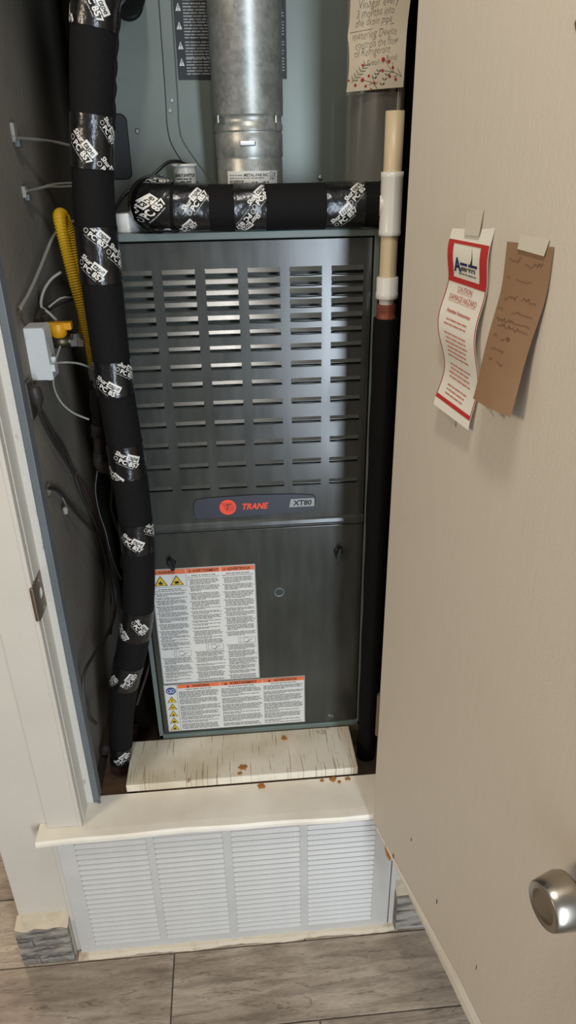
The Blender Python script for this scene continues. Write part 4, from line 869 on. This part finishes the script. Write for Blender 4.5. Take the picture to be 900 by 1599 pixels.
vs = [hc+Vector((dx_, u, v)) for dx_ in (-.05, .01) for u, v in pts]; cut(wl, MB().add(vs, [[i, (i+1) % 10, 10+(i+1) % 10, 10+i] for i in range(10)]+[list(range(10))[::-1], list(range(10, 20))]))
nu_ = thing('wire_nut', wall(104, 798, -.13), 'small grey wire connector hanging near the wall hole', 'connector')
MB().lathe(wall(103, 802, -.13), (0, .1, 1), [(0, .004), (.010, .0055), (.013, .003)], 10).build('shell', 'cablegrey', nu_); tube('lead', [wall(104, 794, -.13), wall(103, 788, -.131), wall(97, 776, -.1325)], .0012, 'cablegrey', nu_, 6)
cable('grey_cable', [wall(115, 346, -.09), wall(98, 353, -.105), wall(83, 370, -.115), wall(72, 395, -.122), wall(60, 425, -.127), wall(45, 458, -.131), wall(31, 482, -.134)], .0031, 'cablegrey', 'grey cable curving from the wall to the thick line across the yellow hose')
cable('brown_lead', [wall(30, 482, -.134), wall(28, 490, -.134), wall(33, 498, -.132), wall(40, 508, -.130)], .0016, 'cablebrown', 'thin brown lead entering the top of the white box')
cable('grey_cable', [at(95, 425, y=.16), at(80, 436, y=.15), at(68, 455, y=.14), at(64, 478, y=.13), at(75, 487, y=.13), at(88, 500, y=.135)], .0026, 'cablegrey', 'grey cable looping behind the yellow hose')
cable('dark_bundle', [at(118, 462, y=.20), at(100, 468, y=.19), at(85, 475, y=.17), at(72, 482, y=.15), at(62, 490, y=.11), at(58, 502, y=.09)], .006, 'cabledark', 'dark bundled wires above the gas valve')
cable('thin_grey_wire', [at(118, 465, y=.18), at(100, 464, y=.17), at(88, 470, y=.16), at(76, 480, y=.15)], .0018, 'cablegrey', 'thin grey wire arching over the gas valve')
cable('control_wire', [wall(86, 567, -.1), at(100, 566, y=.06), at(120, 567, y=.05), at(136, 572, y=.04), at(148, 578, y=.03), at(155, 586, y=.02)], .0019, 'cablegrey', 'thin grey wire from the white box to the thick line')
cable('control_wire', [at(94, 541, y=.10), at(89, 556, y=.085), at(85, 570, y=.07), at(83, 590, y=.065), at(86, 610, y=.065), at(97, 630, y=.07), at(115, 645, y=.075), at(139, 655, y=.08)], .0019, 'cablegrey', 'thin grey wire hanging in a curve below the white box')
# cable clips on the wall with the cables they hold
def clip(px, py, h, lab):
    c = wall(px, py, -.1385); o = thing('cable_clip', c, lab, 'clip')
    MB().box(-.1399, -.1335, c.y-.008, c.y+.010, c.z-h, c.z+h, bev=.0015).build('plate', 'cablegrey', o); MB().box(-.1385, -.1300, c.y-.002, c.y+.016, c.z-h*1.5, c.z-h*.4, bev=.0015).build('staple', 'strip', o); return o
clip(20, 207, .014, 'grey cable clip holding a single cable high on the wall'); clip(37, 300, .009, 'grey cable clip holding two cables on the wall')
cable('grey_cable', [wall(22, 216, -.134), wall(45, 217, -.125), wall(80, 221, -.105), wall(112, 228, -.075)], .0028, 'cablegrey', 'single grey cable from the upper wall clip to the thick line')
for dy_, wd in ((0, 'upper'), (5, 'lower')): cable('grey_cable', [wall(40, 299, -.134), wall(58, 295, -.127), wall(75, 290+dy_*.3, -.115), wall(92, 287+dy_, -.1), wall(112, 286+dy_, -.08)], .0022, 'cablegrey', wd+' of two parallel grey cables from the lower wall clip')
# debris: a dark lump and rust flakes on the sill
tag(MB().lathe(at(165, 1176, z=-.06), (.2, -.1, 1), [(0, .012), (.012, .016), (.022, .012), (.030, .005)], 9, smooth=False).build('rubble_lump', 'iron'), 'dark lump of rubble at the foot of the thick line', 'rubble')
for i, (px, py, z, r_) in enumerate(((380, 1199, .0, .010), (444, 1153, .0, .009), (408, 1227, -.0205, .010), (520, 1217, -.0205, .009), (544, 1216, -.0205, .007), (530, 1221, -.0205, .005), (375, 1208, 0, .006), (503, 1219, -.0205, .005))):
    c = at(px, py, z=z); pts = [c+Vector((r_*math.cos(t)*random.uniform(.4, 1.1), r_*.9*math.sin(t)*random.uniform(.4, 1.1), 0)) for t in [k*.5236 for k in range(12)]]
    vs = pts+[q+Vector((0, 0, .0016)) for q in pts]
    o = MB().add(vs, [[k, (k+1) % 12, 12+(k+1) % 12, 12+k] for k in range(12)]+[list(range(12, 24))]).build('rust_flake', 'rust')
    lab = ('largest rust flake near the middle of the plywood board', 'rust flake at the back of the plywood under the wide safety label', 'rust flake on the cream sill below the middle of the plywood', 'largest flake in the rust cluster at the sill end near the door', 'rust flake on the sill touching the plywood corner by the door', 'small rust flake in the cluster on the sill near the door', 'small rust flake beside the largest one on the plywood', 'small rust flake on the sill farthest from the door in its cluster')[i]
    tag(o, lab, 'rust flake', 'rust flakes on the plywood' if z == 0 else 'rust flakes on the sill')

# ------------------------------------------------------------------ papers taped to the door
def tagoff(v): return .0025+.0030*(1+math.sin(v*95+.4))*(1-abs(v-.5)*.2)
def caution(u, v, h):
    """u 0..1 across, v metres down from the top"""
    sh = .003*math.sin(v*62)*min(1, v/.05); z = 1.034-v; s_ = .1185+.004*math.sin(v*9)+sh+u*(.0845-.006*min(1, v/.1)); o = .0030+.0045*(1+math.sin(v*62+2.2))*min(1, v/.03)*(1-.35*u)
    return dp(s_+.008*min(1.1, v/.17), z-.006*u*(v/.17), o+h)
def patch(fn, nu, nv, hv, v0=0.0): vs = [fn(i/nu, v0+(hv-v0)*j/nv, 0) for j in range(nv+1) for i in range(nu+1)]; return MB().add(vs, [[(j+1)*(nu+1)+i, (j+1)*(nu+1)+i+1, j*(nu+1)+i+1, j*(nu+1)+i] for j in range(nv) for i in range(nu)], 0, True)
ct = patch(caution, 10, 44, .184, -.018).build('caution_tag', 'tagpaper'); tag(ct, 'curled white caution tag with red border taped to the door', 'tag')
CW = .0845
def cfn(u, v, h): return caution(u/CW, -v*.925, h)
def grid_rect(p, u0, u1, v0, v1, mi, lay, n=10):
    for k in range(n): a, b = v0+(v1-v0)*k/n, v0+(v1-v0)*(k+1)/n; [p.rect(u0+(u1-u0)*i/4, u0+(u1-u0)*(i+1)/4, a, b, mi, lay) for i in range(4)]
p = Print(); grid_rect(p, .001, .0835, -.0035, .0, 0, 0, 2); grid_rect(p, .001, .013, -.046, -.0035, 0, 0, 12); grid_rect(p, .0690, .0835, -.046, -.0035, 0, 0, 12); grid_rect(p, .013, .069, -.046, -.0400, 0, 0, 3)
grid_rect(p, .0008, .0022, -.186, -.046, 0, 0, 30); grid_rect(p, .0823, .0837, -.186, -.046, 0, 0, 30); grid_rect(p, .0008, .0837, -.1880, -.1830, 0, 0, 2)
p.build('red_border', cfn, ['tagred'], ct, base=.0005)
p = Print().text('A', .0155, -.033, .021, 0, 0, bold=.03).words(.029, .067, -.0255, .0048, 0, 0, 1, (4, 9)).words(.029, .043, -.0312, .0044, 1, 0, 1, (4, 9)).words(.047, .066, -.0312, .0044, 1, 0, 1, (1, 2)).words(.025, .062, -.0355, .0022, 1)
p.poly([(.050, -.023), (.053, -.0165), (.0518, -.005), (.0545, -.016), (.054, -.023)], 2, 0).words(.031, .062, -.0285, .0018, 2)
p.build('logo_print', cfn, ['navy', 'inkgrey', 'ink'], ct, base=.0005)
p = Print().text('CAUTION:', .0425, -.0545, .0085, 0, 0, center=True, width=.033).line([(.026, -.0558), (.059, -.0558)], .0005).text('DAMAGE HAZARD', .0425, -.0650, .0090, 0, 0, center=True, width=.060).line([(.0125, -.0664), (.0725, -.0664)], .0005)
p.text('Attention Homeowner', .0425, -.0790, .0062, 0, 0, bold=.02, center=True, width=.052)
for (v, a, b) in [(-.0875-.0053*k, .0145+random.uniform(0, .006), .068-random.uniform(0, .008)) for k in range(18) if k not in (2, 9, 14)]: p.words(a, b, v, .0026, 0)
p.build('red_text', cfn, ['tagtext'], ct, base=.0005)
def tapestrip(name, pts, parent): MB().add(pts, [[0, 1, 2, 3]]).add([q-DN*.0004 for q in pts], [[3, 2, 1, 0]]).build(name, 'clear', parent)
tapestrip('tape_strip', [dp(.150, 1.040, .0036), dp(.180, 1.041, .0036), dp(.180, 1.066, .0007), dp(.148, 1.064, .0007)], ct)
tapestrip('tape_strip', [dp(.138, .838, .001), dp(.166, .832, .001), dp(.166, .858, .004), dp(.138, .862, .004)], ct)
def brown(u, v, h):
    t = v/.168; z = 1.0405-v*.905; cu_ = .0025*math.sin(t*7+.5)*min(1, t*4); off = .0010+.0055*t+.024*max(0, t-.30)**1.35
    return dp(.2285+.0735*u-.004*t*u+cu_, z+.002*u, off+.003*math.sin(math.pi*u)*t+h)
bt = patch(brown, 8, 30, .168).build('brown_card_tag', 'card'); tag(bt, 'brown card tag with faint handwriting curling off the door', 'tag')
BW = .0665; p = Print()
def bfn(u, v, h): return brown(u/BW, -v, h)
def scrib(u0, u1, v, amp):
    pts = []; u = u0; k = 0
    while u < u1: pts.append((u, v+amp*random.uniform(-.6, 1)*(1 if k % 2 else .2))); u += amp*random.uniform(.35, .8); k += 1
    p.line(pts, .0006)
for (v, a, b, am) in ((-.018, .006, .024, .006), (-.020, .032, .058, .005), (-.034, .006, .014, .004), (-.036, .022, .048, .005), (-.055, .010, .030, .005), (-.055, .036, .058, .005), (-.066, .004, .016, .005), (-.068, .028, .060, .004), (-.078, .006, .060, .003), (-.084, .012, .060, .003), (-.096, .010, .018, .005), (-.096, .024, .036, .006), (-.108, .012, .036, .005), (-.119, .012, .020, .005), (-.121, .026, .040, .005)): scrib(a, b, v, am)
p.disc(.0355, -.095, .0022, 0, 0, 8); p.build('faint_handwriting', bfn, ['cardink'], bt, base=.0005)
tapestrip('tape_strip', [dp(.250, 1.036, .003), dp(.292, 1.034, .003), dp(.294, 1.048, .001), dp(.249, 1.049, .001)], bt)
a = [brown(.05, .160, -.0005), brown(.52, .166, -.0005)]; tapestrip('tape_strip', [a[0], a[1], a[1]-Vector((0, 0, .012))-DN*.006, a[0]-Vector((0, 0, .010))-DN*.006], bt)
